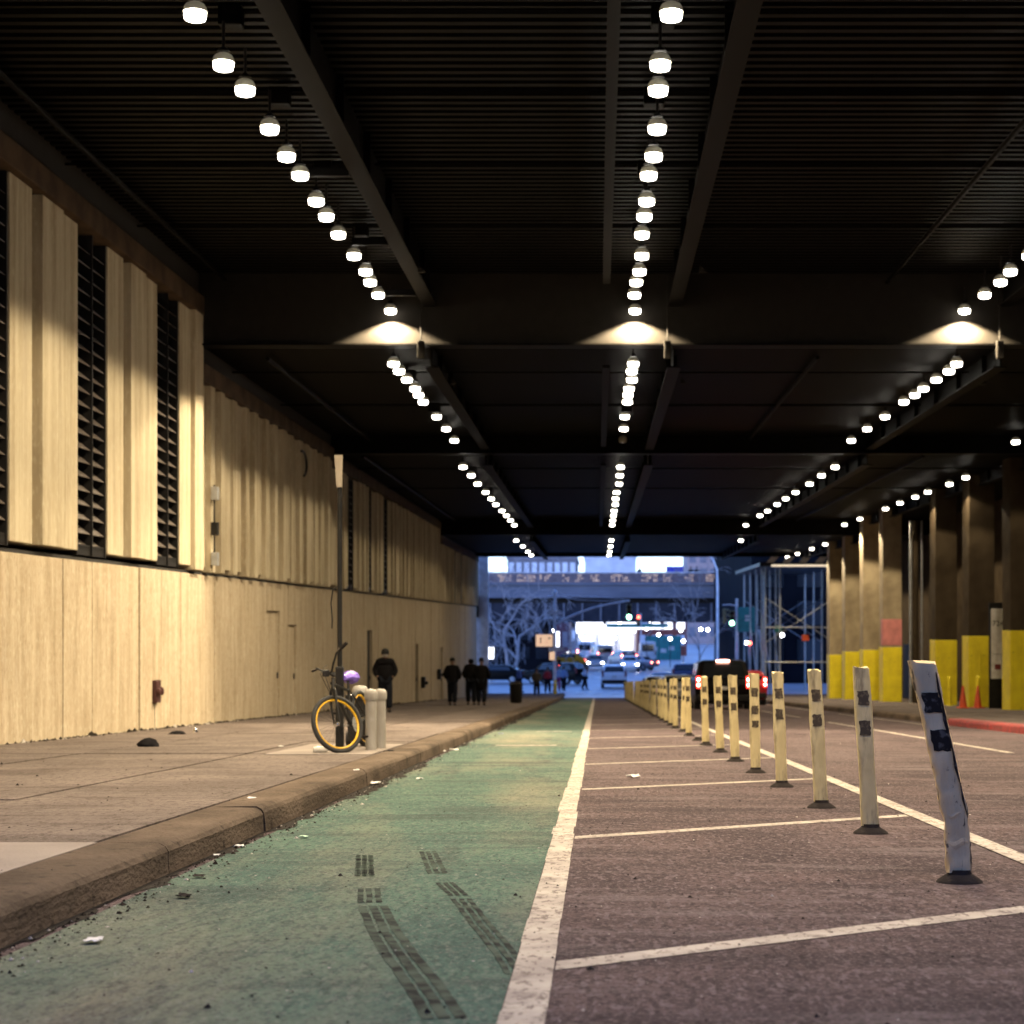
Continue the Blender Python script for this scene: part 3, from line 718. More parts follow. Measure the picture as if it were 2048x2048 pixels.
def bicycle():
    y0 = 20.6; zb = zg(y0) + KERB
    bx = (690 - 1195)/3600*y0
    t = thing('bicycle', 'black bicycle with yellow rims and purple saddle cover leaning on the sign pole', 'bicycle', (bx, y0, zb))
    n = Vector((.65, -.70, .30)).normalized(); f = Vector((-n.y, n.x, 0)).normalized(); f = -Vector((.733,.68,0)).normalized()
    f = (f - n*f.dot(n)).normalized(); u = n.cross(f); u = u if u.z > 0 else -u
    Rw = .345
    MW = Matrix((f, u, n)).transposed()             # wheel local x->f, y->u, z->n
    hub = u*Rw*1.0
    hub = hub + Vector((-.03, 0, 0))
    def wheel(c, MM, nm):
        w = MB().torus(Rw-.026, .028, c, MM, 48, 10).build('tyre', M['tyre'], t, True); w.name = 'wheel'
        MB().torus(Rw-.060, .012, c, MM, 48, 8, 1, 1.3).build('rim', M['rim_y'], w, True)
        sp = MB()
        for k in range(28):
            a = 2*math.pi*k/28; s = .02 if k % 2 else -.02
            p0 = Vector((.02*math.cos(a+.6), .02*math.sin(a+.6), s)); p1 = Vector(((Rw-.066)*math.cos(a), (Rw-.066)*math.sin(a), 0))
            sp.tube([MM @ p0 + c, MM @ p1 + c], .0014, 4, False)
        sp.build('spokes', M['black'], w)
        MB().lathe([(.012,-.06),(.012,-.035),(.026,-.03),(.018,0),(.026,.03),(.012,.035),(.012,.06)], c, 12, MM).build('hub', M['chrome'], w, True)
    wheel(hub, MW, 'front')
    # fork, stem, bars in the steering frame
    cr = hub + u*(Rw+.045) + f*(-.02)
    fk = MB()
    for s in (-1, 1): fk.tube([hub + n*.055*s, hub + n*.058*s + u*.2 , cr + n*.05*s, cr + n*.02*s + u*.03], [.010,.014,.017,.017], 8)
    fk.tube([cr, cr + u*.16 - f*.04], .022, 10)
    fk.build('fork', M['black'], t, True)
    st = cr + u*.20 - f*.05
    hb = MB()
    hb.tube([st - u*.02, st + u*.03], .026, 10); hb.tube([st, st + f*.06 + u*.02], .02, 8)
    b0 = st + f*.06 + u*.02
    L = [b0, b0 - n*.07, b0 - n*.12 + u*.06, b0 - n*.22 + u*.12 - f*.01, b0 - n*.36 + u*.14 - f*.05]
    Rr = [b0, b0 + n*.06, b0 + n*.12 + u*.08, b0 + n*.20 + u*.18 - f*.01, b0 + n*.33 + u*.24 - f*.05]
    hb.tube(L, .0125, 8); hb.tube(Rr, .0125, 8)
    hb.build('handlebar', M['black'], t, True)
    for P in (L, Rr):
        d = (P[-1]-P[-2]).normalized(); MB().tube([P[-1]-d*.1, P[-1]+d*.04], .020, 10).build('grip', M['rubber'], t, True)
        MB().tube([P[-1]-d*.12, P[-1]-d*.04 + f*.05], .006, 6).build('brake_lever', M['chrome'], t)
    cb = MB(); cb.tube([b0 + u*.1, b0 + f*.10 + u*.05 + n*.04, cr + f*.07 + n*.05, hub + u*.3 + n*.05], .004, 5); cb.tube([b0 - n*.1 + u*.05, b0 + f*.12 + u*.0, cr + f*.05], .004, 5)
    cb.build('brake_cable', M['black'], t)
    # main frame and rear wheel, going away behind
    d = Vector((.20, .975, 0)).normalized(); up = Vector((-.16, .03, 1)).normalized(); side = d.cross(up).normalized()
    head = cr + u*.10; rear = Vector((hub.x, hub.y, 0)) + d*1.03 + up*Rw
    MR = Matrix((d, up, side)).transposed(); wheel(rear, MR, 'rear')
    bb = Vector((hub.x,hub.y,0)) + d*.60 + up*.29; seat = bb + up*.46 + d*.14
    fr = MB(); fr.tube([head, seat - up*.06], .017, 8); fr.tube([head - u*.06, bb], .021, 8); fr.tube([bb, seat + up*.08], .016, 8)
    for s in (-1,1): fr.tube([bb + side*.03*s, rear + side*.06*s], .010, 6); fr.tube([seat - up*.08 + side*.02*s, rear + side*.06*s], .009, 6)
    fr.build('frame', M['black'], t, True)
    MB().lathe([(.09,-.004),(.09,.004)], bb + side*.06, 20, MR).build('chainring', M['steel'], t)
    ck = MB(); ck.tube([bb, bb + side*.09, bb + side*.1 - up*.16], .010, 6); ck.tube([bb, bb - side*.09, bb - side*.1 + up*.16], .010, 6); ck.build('crank', M['steel'], t, True)
    for s in (-1, 1): MB().obox(bb + side*.14*s - up*.16*s, (.09,.09,.025)).build('pedal', M['rubber'], t)
    sa = seat + up*.10
    o = MB(); P = []
    for k in range(7):
        q = k/6; o_w = .03 + .055*max(0, (q-.35))/.65; P.append((sa + d*(-.14+.27*q), o_w))
    o.tube([p for p, _ in P], [w_ for _, w_ in P], 12, True, .6); sd_ = o.build('saddle', M['rubber'], t, True)
    o = MB(); rr = random.Random(4)
    o.tube([p + up*.01 + Vector((rr.uniform(-.01,.01), 0, rr.uniform(-.01,.01))) for p, _ in P], [w_*1.25+.012+rr.uniform(-.01,.01) for _, w_ in P], 9, True, .72)
    o.build('saddle_cover', M['purple'], sd_, True)
    # lock bundle and front light
    MB().rbox(-.04, .04, -.03, .03, -.04, .04, .015).build('front_light', M['black'], t).location = b0 + f*.04
    return t
bicycle()
for k, (x, y, lab) in enumerate(((-2.705, 21.5, 'short white capped post beside the bicycle, the nearer of two'), (-2.672, 22.15, 'short white capped post close behind its twin beside the bicycle'))):
    t = thing('capped_post', lab, 'post', (x, y, zg(y)+KERB), 0, 'white posts beside the bicycle')
    MB().lathe([(.068,-.03),(.066,.62)], n=18).build('shaft', M['conc_post'], t, True)
    MB().lathe([(.074,.60),(.081,.62),(.081,.68),(.072,.71),(.045,.73),(.01,.735)], n=18).build('cap', M['conc_post'], t, True)
# black cart with white bag
t = thing('utility_cart', 'black bin cart behind the bicycle next to the white posts', 'cart', (-3.02, 22.9, zg(22.9)+KERB))
MB().prism([(-.13,.08),(.13,.08),(.16,.62),(-.16,.62)], -.15, .17, 'y').build('body', M['black'], t)
MB().rbox(-.17,.17,-.17,.19,.60,.66,.015).build('lid', M['black'], t)
for s in (-1, 1): MB().lathe([(.09,-.03),(.09,.03)], (.16*s, .12, .09), 16, Matrix.Rotation(R(90),3,'Y')).build('wheel', M['tyre'], t, True)
o = MB(); o.lathe([(.10,.0),(.105,.04),(.095,.085),(.075,.105),(.03,.11),(.01,.11)], n=14)
o = o.build('plastic_tub', M['conc_post'], None, True, (-3.02, 22.9, zg(22.9)+KERB+.662)); tag(o, 'upturned off-white tub on top of the black bin cart', 'tub')
t = thing('black_bag', 'black rubbish bag slumped against the cart between bicycle and white posts', 'bag', (-2.86, 22.75, zg(22.75)+KERB))
o = MB(); rr = random.Random(9); prof = [(.02,0),(.12,.01),(.15,.10),(.15,.22),(.12,.33),(.06,.40),(.02,.44)]
o.lathe(prof, n=14); o.v = [(x*(1+rr.uniform(-.12,.12)), y*(1+rr.uniform(-.12,.12)), z) for x,y,z in o.v]; o.build('bag', M['black'], t, True)

# small things lying about
def lump(name, lab, cat, x, y, w, d, h, mat, dz=KERB, group=None, seed=0):
    rr = random.Random(seed+int(x*100)); o = MB(); n = 12
    prof = [(1.0,0),(.95,.35),(.7,.75),(.35,.95),(.05,1)]
    o.lathe(prof, n=n); o.v = [(px*w/2*(1+rr.uniform(-.18,.18)), py*d/2*(1+rr.uniform(-.18,.18)), pz*h*(1+rr.uniform(-.1,.1)) if pz > 0 else -.005) for px,py,pz in o.v]
    ob = o.build(name, mat, None, True, (x, y, zg(y)+dz)); return tag(ob, lab, cat, group)
x, y = gp(293, 1494, .8); lump('dark_cloth', 'black crumpled cloth heap on the sidewalk near the wall', 'cloth', x, y, .27, .22, .11, M['coat'])
x, y = gp(352, 1468, .8); lump('dark_rag', 'flat black rag at the foot of the wall', 'rag', x, y, .30, .3, .05, M['coat'])
x, y = gp(388, 1464, .8); lump('drink_can', 'small crushed can against the foot of the wall', 'can', x, y, .08, .08, .08, M['chrome'])
x, y = gp(775, 1504, .8); lump('dark_glove', 'flat black glove at the foot of the white posts', 'glove', x, y, .14, .10, .025, M['coat'])
x, y = gp(640, 1506, .8)
t = thing('plastic_bottle', 'clear plastic bottle lying on the sidewalk in front of the bicycle', 'bottle', (x, y, zg(y)+KERB+.038), .15)
M['clear'] = pm('clear_plastic', (.62,.60,.56), .15, spec=.8)
MB().lathe([(.02,-.10),(.036,-.09),(.036,.04),(.014,.085),(.014,.10)], n=14, M=Matrix.Rotation(R(90),3,'Y')).build('bottle', M['clear'], t, True)
MB().lathe([(.015,.09),(.015,.115)], n=12, M=Matrix.Rotation(R(90),3,'Y')).build('cap', M['white'], t, True)
M['paper'] = pm('paper', (.70,.68,.66), .7)
M['blue_wrap'] = pm('blue_wrapper', (.18,.22,.45), .5)
PAP = [(742,1570,.95,.13,'crumpled white paper in the gutter ahead of the bicycle','p'), (1264,1556,.95,.13,'white paper scrap lying on the buffer hatching','p'),
 (710,1543,.8,.05,'small paper bit on the kerb top','p'), (475,1697,.95,.045,'white paper bit in the gutter beside the kerb','p'), (605,1677,.95,.05,'pale green wrapper on the green lane','g'),
 (430,1714,.95,.03,'tiny white paper bit close to the kerb','p'), (185,1888,.95,.06,'torn pale paper at the lower left gutter','p'), (998,1469,.95,.09,'blue wrapper on the green lane beside the kerb','b'),
 (880,1505,.95,.10,'white cup flattened in the far gutter','p'), (836,1560,.95,.06,'small white scrap on the green lane','p'), (395,1757,.95,.05,'dark leaf in the gutter','d'), (365,1798,.95,.06,'dark crumpled leaf on the near green lane','d'),
 (560,1495,.8,.06,'pale wrapper on the sidewalk left of the bicycle','p'), (500,1600,.8,.05,'small white butt on the sidewalk slab','p'), (905,1502,.95,.12,'crumpled pale bag at the far kerb','p')]
for k, (px, py, h, sz, lab, c) in enumerate(PAP):
    x, y = gp(px, py, h); rr = random.Random(k); o = MB(); N = 5
    V = [((a/(N-1)-.5)*sz + rr.uniform(-.1,.1)*sz, (b/(N-1)-.5)*sz*1.3 + rr.uniform(-.1,.1)*sz, rr.uniform(.004,.20)*sz) for a in range(N) for b in range(N)]
    o.add(V, [(a*N+b, a*N+b+1, (a+1)*N+b+1, (a+1)*N+b) for a in range(N-1) for b in range(N-1)])
    ob = o.build('litter', {'p':M['paper'],'g':pm('green_wrap',(.4,.6,.42),.6),'b':M['blue_wrap'],'d':M['rubber']}[c], None, False, (x, y, zg(y) + (KERB if h == .8 else 0) + .012))
    tag(ob, lab, 'litter'); sm = ob.modifiers.new('t','SOLIDIFY'); sm.thickness = .002
# loose grit: one uncountable scatter
def grit(name, mat, n, region, sz, seed):
    rr = random.Random(seed); o = MB()
    for _ in range(n):
        x, y, dz = region(rr); s = sz*rr.uniform(.4, 1.4)*(1 if rr.random() < .9 else 2); z = zg(y)+dz
        a = rr.uniform(0, 6.28); P = [(x + s*math.cos(a+q*1.57)*rr.uniform(.6,1.2), y + s*math.sin(a+q*1.57)*rr.uniform(.6,1.2), z) for q in range(4)]
        o.add(P + [(x, y, z + s*rr.uniform(.4,1.1))], [(0,1,4),(1,2,4),(2,3,4),(3,0,4)])
    return tag(o.build(name, mat), None, None, None, 'stuff')
def road_reg(rr): y = 4.5 + 30*rr.random()**2.0; return rr.uniform(-2.05, 5), y, .006
def gut_reg(rr): y = 5 + 60*rr.random()**1.5; return -2.10 + abs(rr.gauss(0, .11)), y, .006
def base_reg(rr): y = 16 + 70*rr.random(); return WX + .03 + abs(rr.gauss(0,.05)), y, KERB
def walk_reg(rr): y = 5 + 35*rr.random()**1.3; return rr.uniform(-7.5,-2.3), y, KERB+.004
M['dirt'] = pm('dark_dirt', (.030,.024,.019), .95, spec=.05)
M['grit_l'] = pm('light_grit', (.42,.38,.34), .8)
tag(grit('grit', M['rubber'], 1500, road_reg, .0055, 1), 'dark grit scattered over the road'); tag(grit('grit', M['grit_l'], 500, road_reg, .0038, 2), 'pale crumbs scattered over the road')
tag(grit('gutter_grit', M['dirt'], 1500, gut_reg, .0075, 3), 'dark dirt lying in the gutter'); tag(grit('gutter_grit', M['grit_l'], 260, gut_reg, .0075, 4), 'pale crumbs lying in the gutter')
tag(grit('wall_debris', M['dirt'], 1500, base_reg, .028, 5), 'dark dirt along the foot of the wall'); tag(grit('wall_debris', M['grit_l'], 400, base_reg, .02, 6), 'pale crumbs along the foot of the wall')
tag(grit('sidewalk_grit', M['rubber'], 380, walk_reg, .007, 8), 'dark crumbs scattered on the sidewalk')

# ------------------------------------------------------------------ people
def skin_mesh(chains, sub=1):
    """chains: list of (points, radii); every chain is its own skinned limb rooted in the trunk -> one merged mesh"""
    V, E, Rd = [], [], []; idx = {}
    def vid(p, r):
        k = tuple(round(c, 4) for c in p)
        if k not in idx: idx[k] = len(V); V.append(p); Rd.append(r)
        return idx[k]
    for pts, rs in chains:
        ids = [vid(p, r) for p, r in zip(pts, rs)]
        E.extend(e for e in zip(ids, ids[1:]) if e not in E)
    me = bpy.data.meshes.new('tmp'); me.from_pydata(V, E, []); me.update()
    o = bpy.data.objects.new('tmp', me); COL.objects.link(o)
    sk = o.modifiers.new('s', 'SKIN'); ss = o.modifiers.new('u', 'SUBSURF'); ss.levels = sub; ss.render_levels = sub
    for i, r in enumerate(Rd):
        me.skin_vertices[0].data[i].radius = r if isinstance(r, tuple) else (r, r); me.skin_vertices[0].data[i].use_root = (i == 0)
    bpy.context.view_layer.update()
    out = bpy.data.meshes.new_from_object(o.evaluated_get(bpy.context.evaluated_depsgraph_get()))
    bpy.data.objects.remove(o); bpy.data.meshes.remove(me)
    for p in out.polygons: p.use_smooth = True
    return out
def mesh_obj(name, me, mat, parent):
    me.materials.clear(); me.materials.append(mat); o = bpy.data.objects.new(name, me); COL.objects.link(o); o.parent = parent; return o
def person(x, y, rz, lab, H=1.75, coat=None, trou=None, stride=.12, hands='pocket', hat=True, hood=False, bulk=1.0, coatlen=.0, gz=None, group=None, bow=0.0, mask=False, hair=None, detail=True):
    z = gz if gz is not None else zg(y) + KERB
    t = thing('person', lab, 'person', (x, y, z), rz, group)
    k = H/1.75; coat = coat or M['coat']; trou = trou or M['denim']
    S = lambda p: (p[0]*k, p[1]*k, p[2]*k)
    # facing -y.  trunk
    hip = (0,0,.93); wa = (0,.01,1.08); ch = (0,.0,1.30); sh = (0,.01,1.44); nk = (0,-.005-bow*.3,1.50); hb = (0,-.02-bow,1.57-bow*.4); ht = (0,-.015-bow*1.4,1.665-bow*.6)
    legs = []
    for s in (-1, 1):
        st = stride*s
        legs.append([(.09*s,0,.90), (.105*s, -st*.55-.02, .50), (.11*s, -st + (.06 if st < 0 else 0), .09), (.115*s, -st + (.03 if st<0 else -.03), .035), (.12*s, -st-.13 + (.03 if st<0 else -.02), .03)])
    arms = []
    for s in (-1, 1):
        if hands == 'pocket': a = [(.16*s,.01,1.385), (.255*s*bulk**.5,.04,1.14), (.20*s,-.12,.96)]
        else: a = [(.17*s,.01,1.42), (.23*s,.03+.05*s,1.15), (.24*s,-.02-.10*s,.90)]
        arms.append(a)
    def chain(p, r): return ([S(q) for q in p], [tuple(v*k for v in q) if isinstance(q, tuple) else q*k for q in r])
    B = [chain([hip, wa, ch, sh, nk, hb, ht], [(.13,.09),(.125,.085),(.15,.10),(.11,.08),(.055,.055),(.075,.09),(.078,.095)])]
    for L in legs: B.append(chain([hip]+L, [(.13,.09),.085,.055,.040,.045,.035]))
    for A in arms: B.append(chain([sh]+A, [(.11,.08),.055,.042,.030]))
    me = skin_mesh(B); 
    body = mesh_obj('body', me, M['skin'], t)
    if detail:
        bm = bmesh.new(); bm.from_mesh(me)
        def addmb(mb):
            vs_ = [bm.verts.new(v) for v in mb.v]
            for f in mb.f:
                try: bm.faces.new([vs_[i] for i in f])
                except ValueError: pass
        fc = MB(); hx = Vector(S((hb[0], hb[1], (hb[2]+ht[2])/2)))
        fc.tube([hx+Vector((0,-.085,.02)), hx+Vector((0,-.112,-.012)), hx+Vector((0,-.09,-.02))], [.008,.014,.010], 6)
        for s in (-1,1):
            fc.tube([hx+Vector((.078*s,.0,.02)), hx+Vector((.088*s,.012,-.01)), hx+Vector((.078*s,.0,-.035))], [.012,.018,.010], 6)
            fc.tube([hx+Vector((.02*s,-.089,.02)), hx+Vector((.045*s,-.080,.02))], .009, 6)
        fc.tube([hx+Vector((-.025,-.092,-.05)), hx+Vector((.025,-.092,-.05))], .006, 6)
        if hands != 'pocket':
            for A, s in zip(arms, (-1,1)):
                wv = Vector(S(A[-1])); d = (Vector(A[-1])-Vector(A[-2])).normalized()
                fc.tube([wv, wv+d*.05, wv+d*.09], [.022,.030,.028], 8, True, .6)
                for q in range(4):
                    o_ = Vector((0, (-.03+.02*q), 0)); ln = (.065,.078,.072,.055)[q]
                    fc.tube([wv+d*.08+o_, wv+d*(.08+ln*.55)+o_, wv+d*(.08+ln)+o_+Vector((-.02*s,0,0))], [.009,.0085,.007], 5)
                fc.tube([wv+d*.02+Vector((0,-.025,0)), wv+d*.06+Vector((-.01*s,-.05,0)), wv+d*.085+Vector((-.015*s,-.052,0))], [.011,.010,.008], 5)
        addmb(fc); bm.to_mesh(me); bm.free()
    # clothing
    cl = coatlen
    TR = []
    for L in legs: TR.append(chain([hip]+L[:3], [(.165,.125),.130,.105,.085]))
    mesh_obj('trousers', skin_mesh(TR), trou, t)
    for L in legs:
        s_ = MB(); a = Vector(S(L[3])); b = Vector(S(L[4])); s_.tube([a+Vector((0,.05,.03)), a+Vector((0,.02,.02)), (a+b)/2+Vector((0,0,.005)), b+Vector((0,-.03,-.002))], [.045,.055,.05,.03], 8, True, 1)
        s_.build('shoe', M['black'], t, True)
    bk = bulk
    JC = [chain([(0,0,.78-cl), (0,0,.98), wa, ch, sh, (0,0,1.50)], [(.19*bk,.15*bk),(.21*bk,.16*bk),(.22*bk,.16*bk),(.20*bk,.15*bk),(.12,.10),(.08,.08)])]
    for A in arms: JC.append(chain([sh]+A[:2]+[tuple(Vector(A[1]).lerp(Vector(A[2]), .93))], [(.12,.09),.088*bk,.082*bk,.062*bk]))
    mesh_obj('jacket', skin_mesh(JC), coat, t)
    hv = Vector(S(ht))
    if hood:
        mesh_obj('hood', skin_mesh([([S((0,.03,1.49)), S((0,hb[1]+.03,1.58)), S((0,ht[1]+.03,1.68))], [(.11,.10),(.115,.11),(.10,.10)])]), coat, t)
    elif hat:
        o = MB(); o.lathe([(.105,-.045),(.108,-.01),(.105,.04),(.085,.085),(.045,.11),(.01,.115)], hv+Vector((0,.0,-.0)), 14)
        h_ = o.build('hat', M['black'], t, True)
        MB().rbox(hv.x-.07, hv.x+.07, hv.y-.17, hv.y-.08, hv.z-.04, hv.z-.02, .006).build('brim', M['black'], h_)
    else:
        o = MB(); o.lathe([(.088,-.03),(.098,.0),(.096,.04),(.075,.085),(.04,.105),(.01,.11)], hv+Vector((0,.02,-.0)), 12); o.build('hair', hair or M['black'], t, True)
    if mask:
        o = MB(); c = Vector(S((0, hb[1]-.085, hb[2]+.01)))
        o.lathe([(.01,-.05),(.055,-.035),(.068,0),(.06,.03),(.02,.05)], c + Vector((0,.03,0)), 12); o.build('face_mask', M['white'], t, True)
    return t
person(-5.9, 50, .15, 'person in black puffy jacket and cap with pale mask, hands pocketed, beside the dark door', 1.78, bulk=1.22, stride=.07, bow=.05, mask=True)
person(-5.32, 66, 3.0, 'person in bulky black coat walking away, leftmost of the three together', 1.74, bulk=1.25, stride=.08, hat=False)
person(-4.72, 67.2, 3.2, 'person in black hooded coat walking away, middle of the three together', 1.80, bulk=1.1, stride=.14, hood=True)
person(-4.28, 66.4, 3.1, 'person in long black coat walking away, rightmost of the three together', 1.74, bulk=1.2, stride=.10, coatlen=.25, hat=False)
C_blue = pm('blue_jacket', (.05,.07,.16), .8); C_red = pm('red_jacket', (.35,.02,.03), .8); C_lb = pm('light_blue_jacket', (.25,.38,.60), .8); C_grey = pm('grey_coat', (.06,.055,.055), .8); C_mag = pm('magenta_skirt', (.30,.05,.14), .8)
person(-5.3, 122, 1.2, 'person in dark blue jacket stepping off the kerb beyond the bin', 1.75, C_blue, bulk=1.1, detail=False, hat=False, gz=-3.9)
person(-3.75, 111, 0.1, 'person in grey knee length coat facing the tunnel near the yellow post', 1.68, C_grey, bulk=1.15, coatlen=.18, detail=False, hat=False)
person(-3.35, 121, 0.3, 'person in red top waiting left of the signal pole', 1.75, C_red, detail=False, gz=-3.9)
person(-2.75, 124, 0.2, 'person in light blue jacket right of the signal pole', 1.75, C_lb, C_mag, detail=False, hat=False, gz=-3.9)
person(-2.35, 125, 2.9, 'person in pale blue jacket at the crossing next to the black car', 1.70, C_lb, detail=False, hat=False, gz=-3.9, bulk=1.1)
person(-.9, 127, 1.5, 'pale dressed person crossing the avenue left of the white car', 1.72, pm('pale_jacket', (.45,.5,.62), .8), detail=False, hat=False, gz=-3.9)
person(10.4, 116, 1.5, 'dark dressed person standing among the scaffold legs', 1.75, detail=False, gz=-3.87)
HLZ = 5.0
for (px, lab) in ((1279,'lone dark person leaning on the viaduct railing, leftmost up there'), (1346,'person standing at the blue banner on the viaduct'), (1382,'left one of a pair standing on the viaduct'), (1394,'right one of a pair standing on the viaduct')):
    person((px-1195)/3600*192.0, 192.3, rng.uniform(2.5,3.6), lab, 1.75, detail=False, gz=HLZ, hat=False)

# litter bin near the kerb
t = thing('litter_bin', 'dark round litter bin on the sidewalk edge near the tunnel exit', 'bin', (-3.35, 74, zg(74)+KERB))
MB().lathe([(.20,0),(.24,.05),(.27,.72),(.29,.74),(.29,.78),(.22,.80)], n=18).build('basket', M['black'], t, True)
o = MB(); rr = random.Random(2); o.lathe([(.25,.79),(.20,.86),(.08,.88),(.01,.88)], n=12); o.build('liner_bag', M['rubber'], t, True)

# ------------------------------------------------------------------ vehicles (rear at local y=0, nose at +y)
def car(name, lab, cat, x, y, rz, paint, style='sedan', L=4.7, W=1.85, H=1.45, brake=True, gz=None, group=None, third=False, taxi=False, head=False):
    z = gz if gz is not None else zg(y + L/2)
    t = thing(name, lab, cat, (x, y, z), rz, group)
    if y < 107: t.rotation_euler = (R(-1.99), 0, rz)
    h = W/2; bz = .30
    if style == 'suv':
        st = [(0,.62,1.02,1.02,.0),(.04,.50,1.10,1.12,.0),(.16,.42,1.12,1.38,.86),(.42,.32,1.13,H-.04,.80),(.9,.28,1.12,H,.80),(L*.5,.28,1.10,H,.80),(L*.66,.28,1.08,H-.06,.78),(L*.80,.28,1.06,1.10,.80),(L*.95,.32,.98,1.0,.72),(L,.45,.80,.82,.62)]
    elif style == 'van':
        st = [(0,.5,1.1,1.12,.0),(.03,.4,1.2,H-.1,.90),(.15,.30,1.2,H,.9),(L*.6,.28,1.2,H,.9),(L*.72,.28,1.15,H-.1,.85),(L*.86,.28,1.08,1.15,.8),(L,.42,.8,.85,.7)]
    else:
        st = [(0,.55,.92,.93,.0),(.05,.42,1.0,1.02,.82),(.55,.30,1.0,1.05,.80),(1.05,.28,.98,H-.08,.72),(1.5,.28,.97,H,.72),(L*.55,.28,.96,H-.02,.72),(L*.70,.28,.95,1.0,.78),(L*.92,.32,.86,.90,.74),(L,.45,.70,.72,.62)]
    mb = MB(); rings = []
    for i, (s, lo, belt, top, tw) in enumerate(st):
        e = 1.0 if 0 < i < len(st)-1 else .93
        hw = h*e; th = h*(tw if tw else .9)
        ring = [(hw*.85, lo), (hw*.97, lo+.06), (hw, (lo+belt)*.5), (hw*.985, belt-.12), (hw*.95, belt), (th + (hw*.95-th)*.08, top-.06 if top-belt > .2 else belt+(top-belt)*.6), (th*.82, top), (0, top+.015)]
        full = ring + [(-a, b) for a, b in ring[-2::-1]]
        rings.append(len(mb.v)); mb.v += [(a, s, b) for a, b in full]
    m = 15
    for a, b in zip(rings, rings[1:]):
        for q in range(m-1): mb.f.append((a+q, a+q+1, b+q+1, b+q))
        mb.f.append((a+m-1, a, b, b+m-1))
    mb.f.append(tuple(range(rings[0], rings[0]+m))); mb.f.append(tuple(range(rings[-1], rings[-1]+m))[::-1])
    mb.build('body', paint, t, True)
    # glass
    def quad(p, nm, th=.02, mat=None):
        o = MB(); V = [Vector(q) for q in p]; nn = (V[1]-V[0]).cross(V[2]-V[0]).normalized()
        o.add([v + nn*th for v in V] + [v - nn*th for v in V], [(0,1,2,3),(7,6,5,4),(0,4,5,1),(1,5,6,2),(2,6,7,3),(3,7,4,0)])
        return o.build(nm, mat or M['glass'], t)
    if style == 'suv':
        quad([(-h*.76,.045,1.22),(h*.76,.045,1.22),(h*.66,.36,H-.12),(-h*.66,.36,H-.12)], 'rear_window', .035)
        sw = (.5, L*.66, 1.14, H-.14, .8)
        quad([(-h*.74,L*.795,1.12),(h*.74,L*.795,1.12),(h*.68,L*.67,H-.12),(-h*.68,L*.67,H-.12)], 'windscreen', .03)
    elif style == 'van':
        quad([(-h*.72,.0,1.25),(h*.72,.0,1.25),(h*.70,.02,H-.35),(-h*.70,.02,H-.35)], 'rear_window', .03)
        sw = (L*.45, L*.72, 1.22, H-.3, .88)
        quad([(-h*.76,L*.85,1.2),(h*.76,L*.85,1.2),(h*.75,L*.73,H-.2),(-h*.75,L*.73,H-.2)], 'windscreen', .03)
    else:
        quad([(-h*.72,.60,1.07),(h*.72,.60,1.07),(h*.60,1.03,H-.12),(-h*.60,1.03,H-.12)], 'rear_window', .03)
        sw = (1.1, L*.60, 1.02, H-.13, .73)
        quad([(-h*.70,L*.69,1.03),(h*.70,L*.69,1.03),(h*.6,L*.57,H-.1),(-h*.6,L*.57,H-.1)], 'windscreen', .03)
    for s in (-1, 1):
        a, b, z0_, z1_, tw = sw
        quad([(s*h*.955, a-.1, z0_), (s*h*.955, b+.25, z0_), (s*(h*tw+.05), b-.1, z1_), (s*(h*tw+.05), a+.1, z1_)], 'side_window', .02)
        MB().rbox(s*h-.02 if s > 0 else -h-.16, s*h+.16 if s > 0 else -h+.02, L*.64, L*.69, 1.0, 1.15, .03).build('mirror', paint, t)
    # bumper, plate, lights
    MB().rbox(-h*.94, h*.94, -.06, .12, .38, .62, .05).build('rear_bumper', M['black'] if style == 'suv' else paint, t)
    MB().box(-.16,.16,-.072,-.061,.68 if style != 'suv' else .80,.80 if style != 'suv' else .93).build('number_plate', M['white'] if not taxi else M['yellow'], t)
    lm = M['brake'] if brake else M['red']
    for s in (-1, 1):
        lo, hi = (.86, 1.30) if style != 'sedan' else (.72, .90)
        wi = .14 if style != 'sedan' else .30
        tl = MB().rbox(min(s*h*.95, s*(h*.95-wi)), max(s*h*.95, s*(h*.95-wi)), -.03, .16, lo, hi, .02).build('tail_light', lm, t)
        if brake:
            for zz in ((lo+.12, hi-.12) if style != 'sedan' else ((lo+hi)/2,)):
                MB().lathe([(.055,-.02),(.055,.02)], (s*(h*.95-wi/2), -.035, zz), 12, Matrix.Rotation(R(90),3,'X')).build('bulb', M['brake_core'], tl)
        MB().rbox(min(s*h*.9, s*h*.6), max(s*h*.9, s*h*.6), L-.12, L+.02, .62, .78, .03).build('headlight', M['glow_spot'] if head else M['chrome'], t)
    if third: 
        MB().rbox(-.24,.24,.24,.34,H-.09,H-.02,.015).build('high_brake_light', M['brake_core'], t)
    if taxi: MB().rbox(-.2,.2,L*.48,L*.48+.12,H,H+.14,.02).build('roof_sign', M['glow_w'], t)
    Mx_ = Matrix.Rotation(R(90), 3, 'Y')
    for s in (-1, 1):
        for yy in (.85, L-.85):
            wl = MB().lathe([(.30,-.11),(.335,-.09),(.335,.09),(.30,.11)], (s*(h-.11), yy, .335), 20, Mx_).build('wheel', M['tyre'], t, True)
            MB().lathe([(.20,-.115),(.21,-.112),(.21,.112),(.20,.115)], (s*(h-.11), yy, .335), 14, Mx_).build('rim', M['steel'], wl, True)
    return t
P_black = car_paint('black_car', (.004,.003,.003), 0, .12); P_white = car_paint('white_car', (.86,.87,.88), 0); P_silver = car_paint('silver_car', (.42,.43,.46), .6)
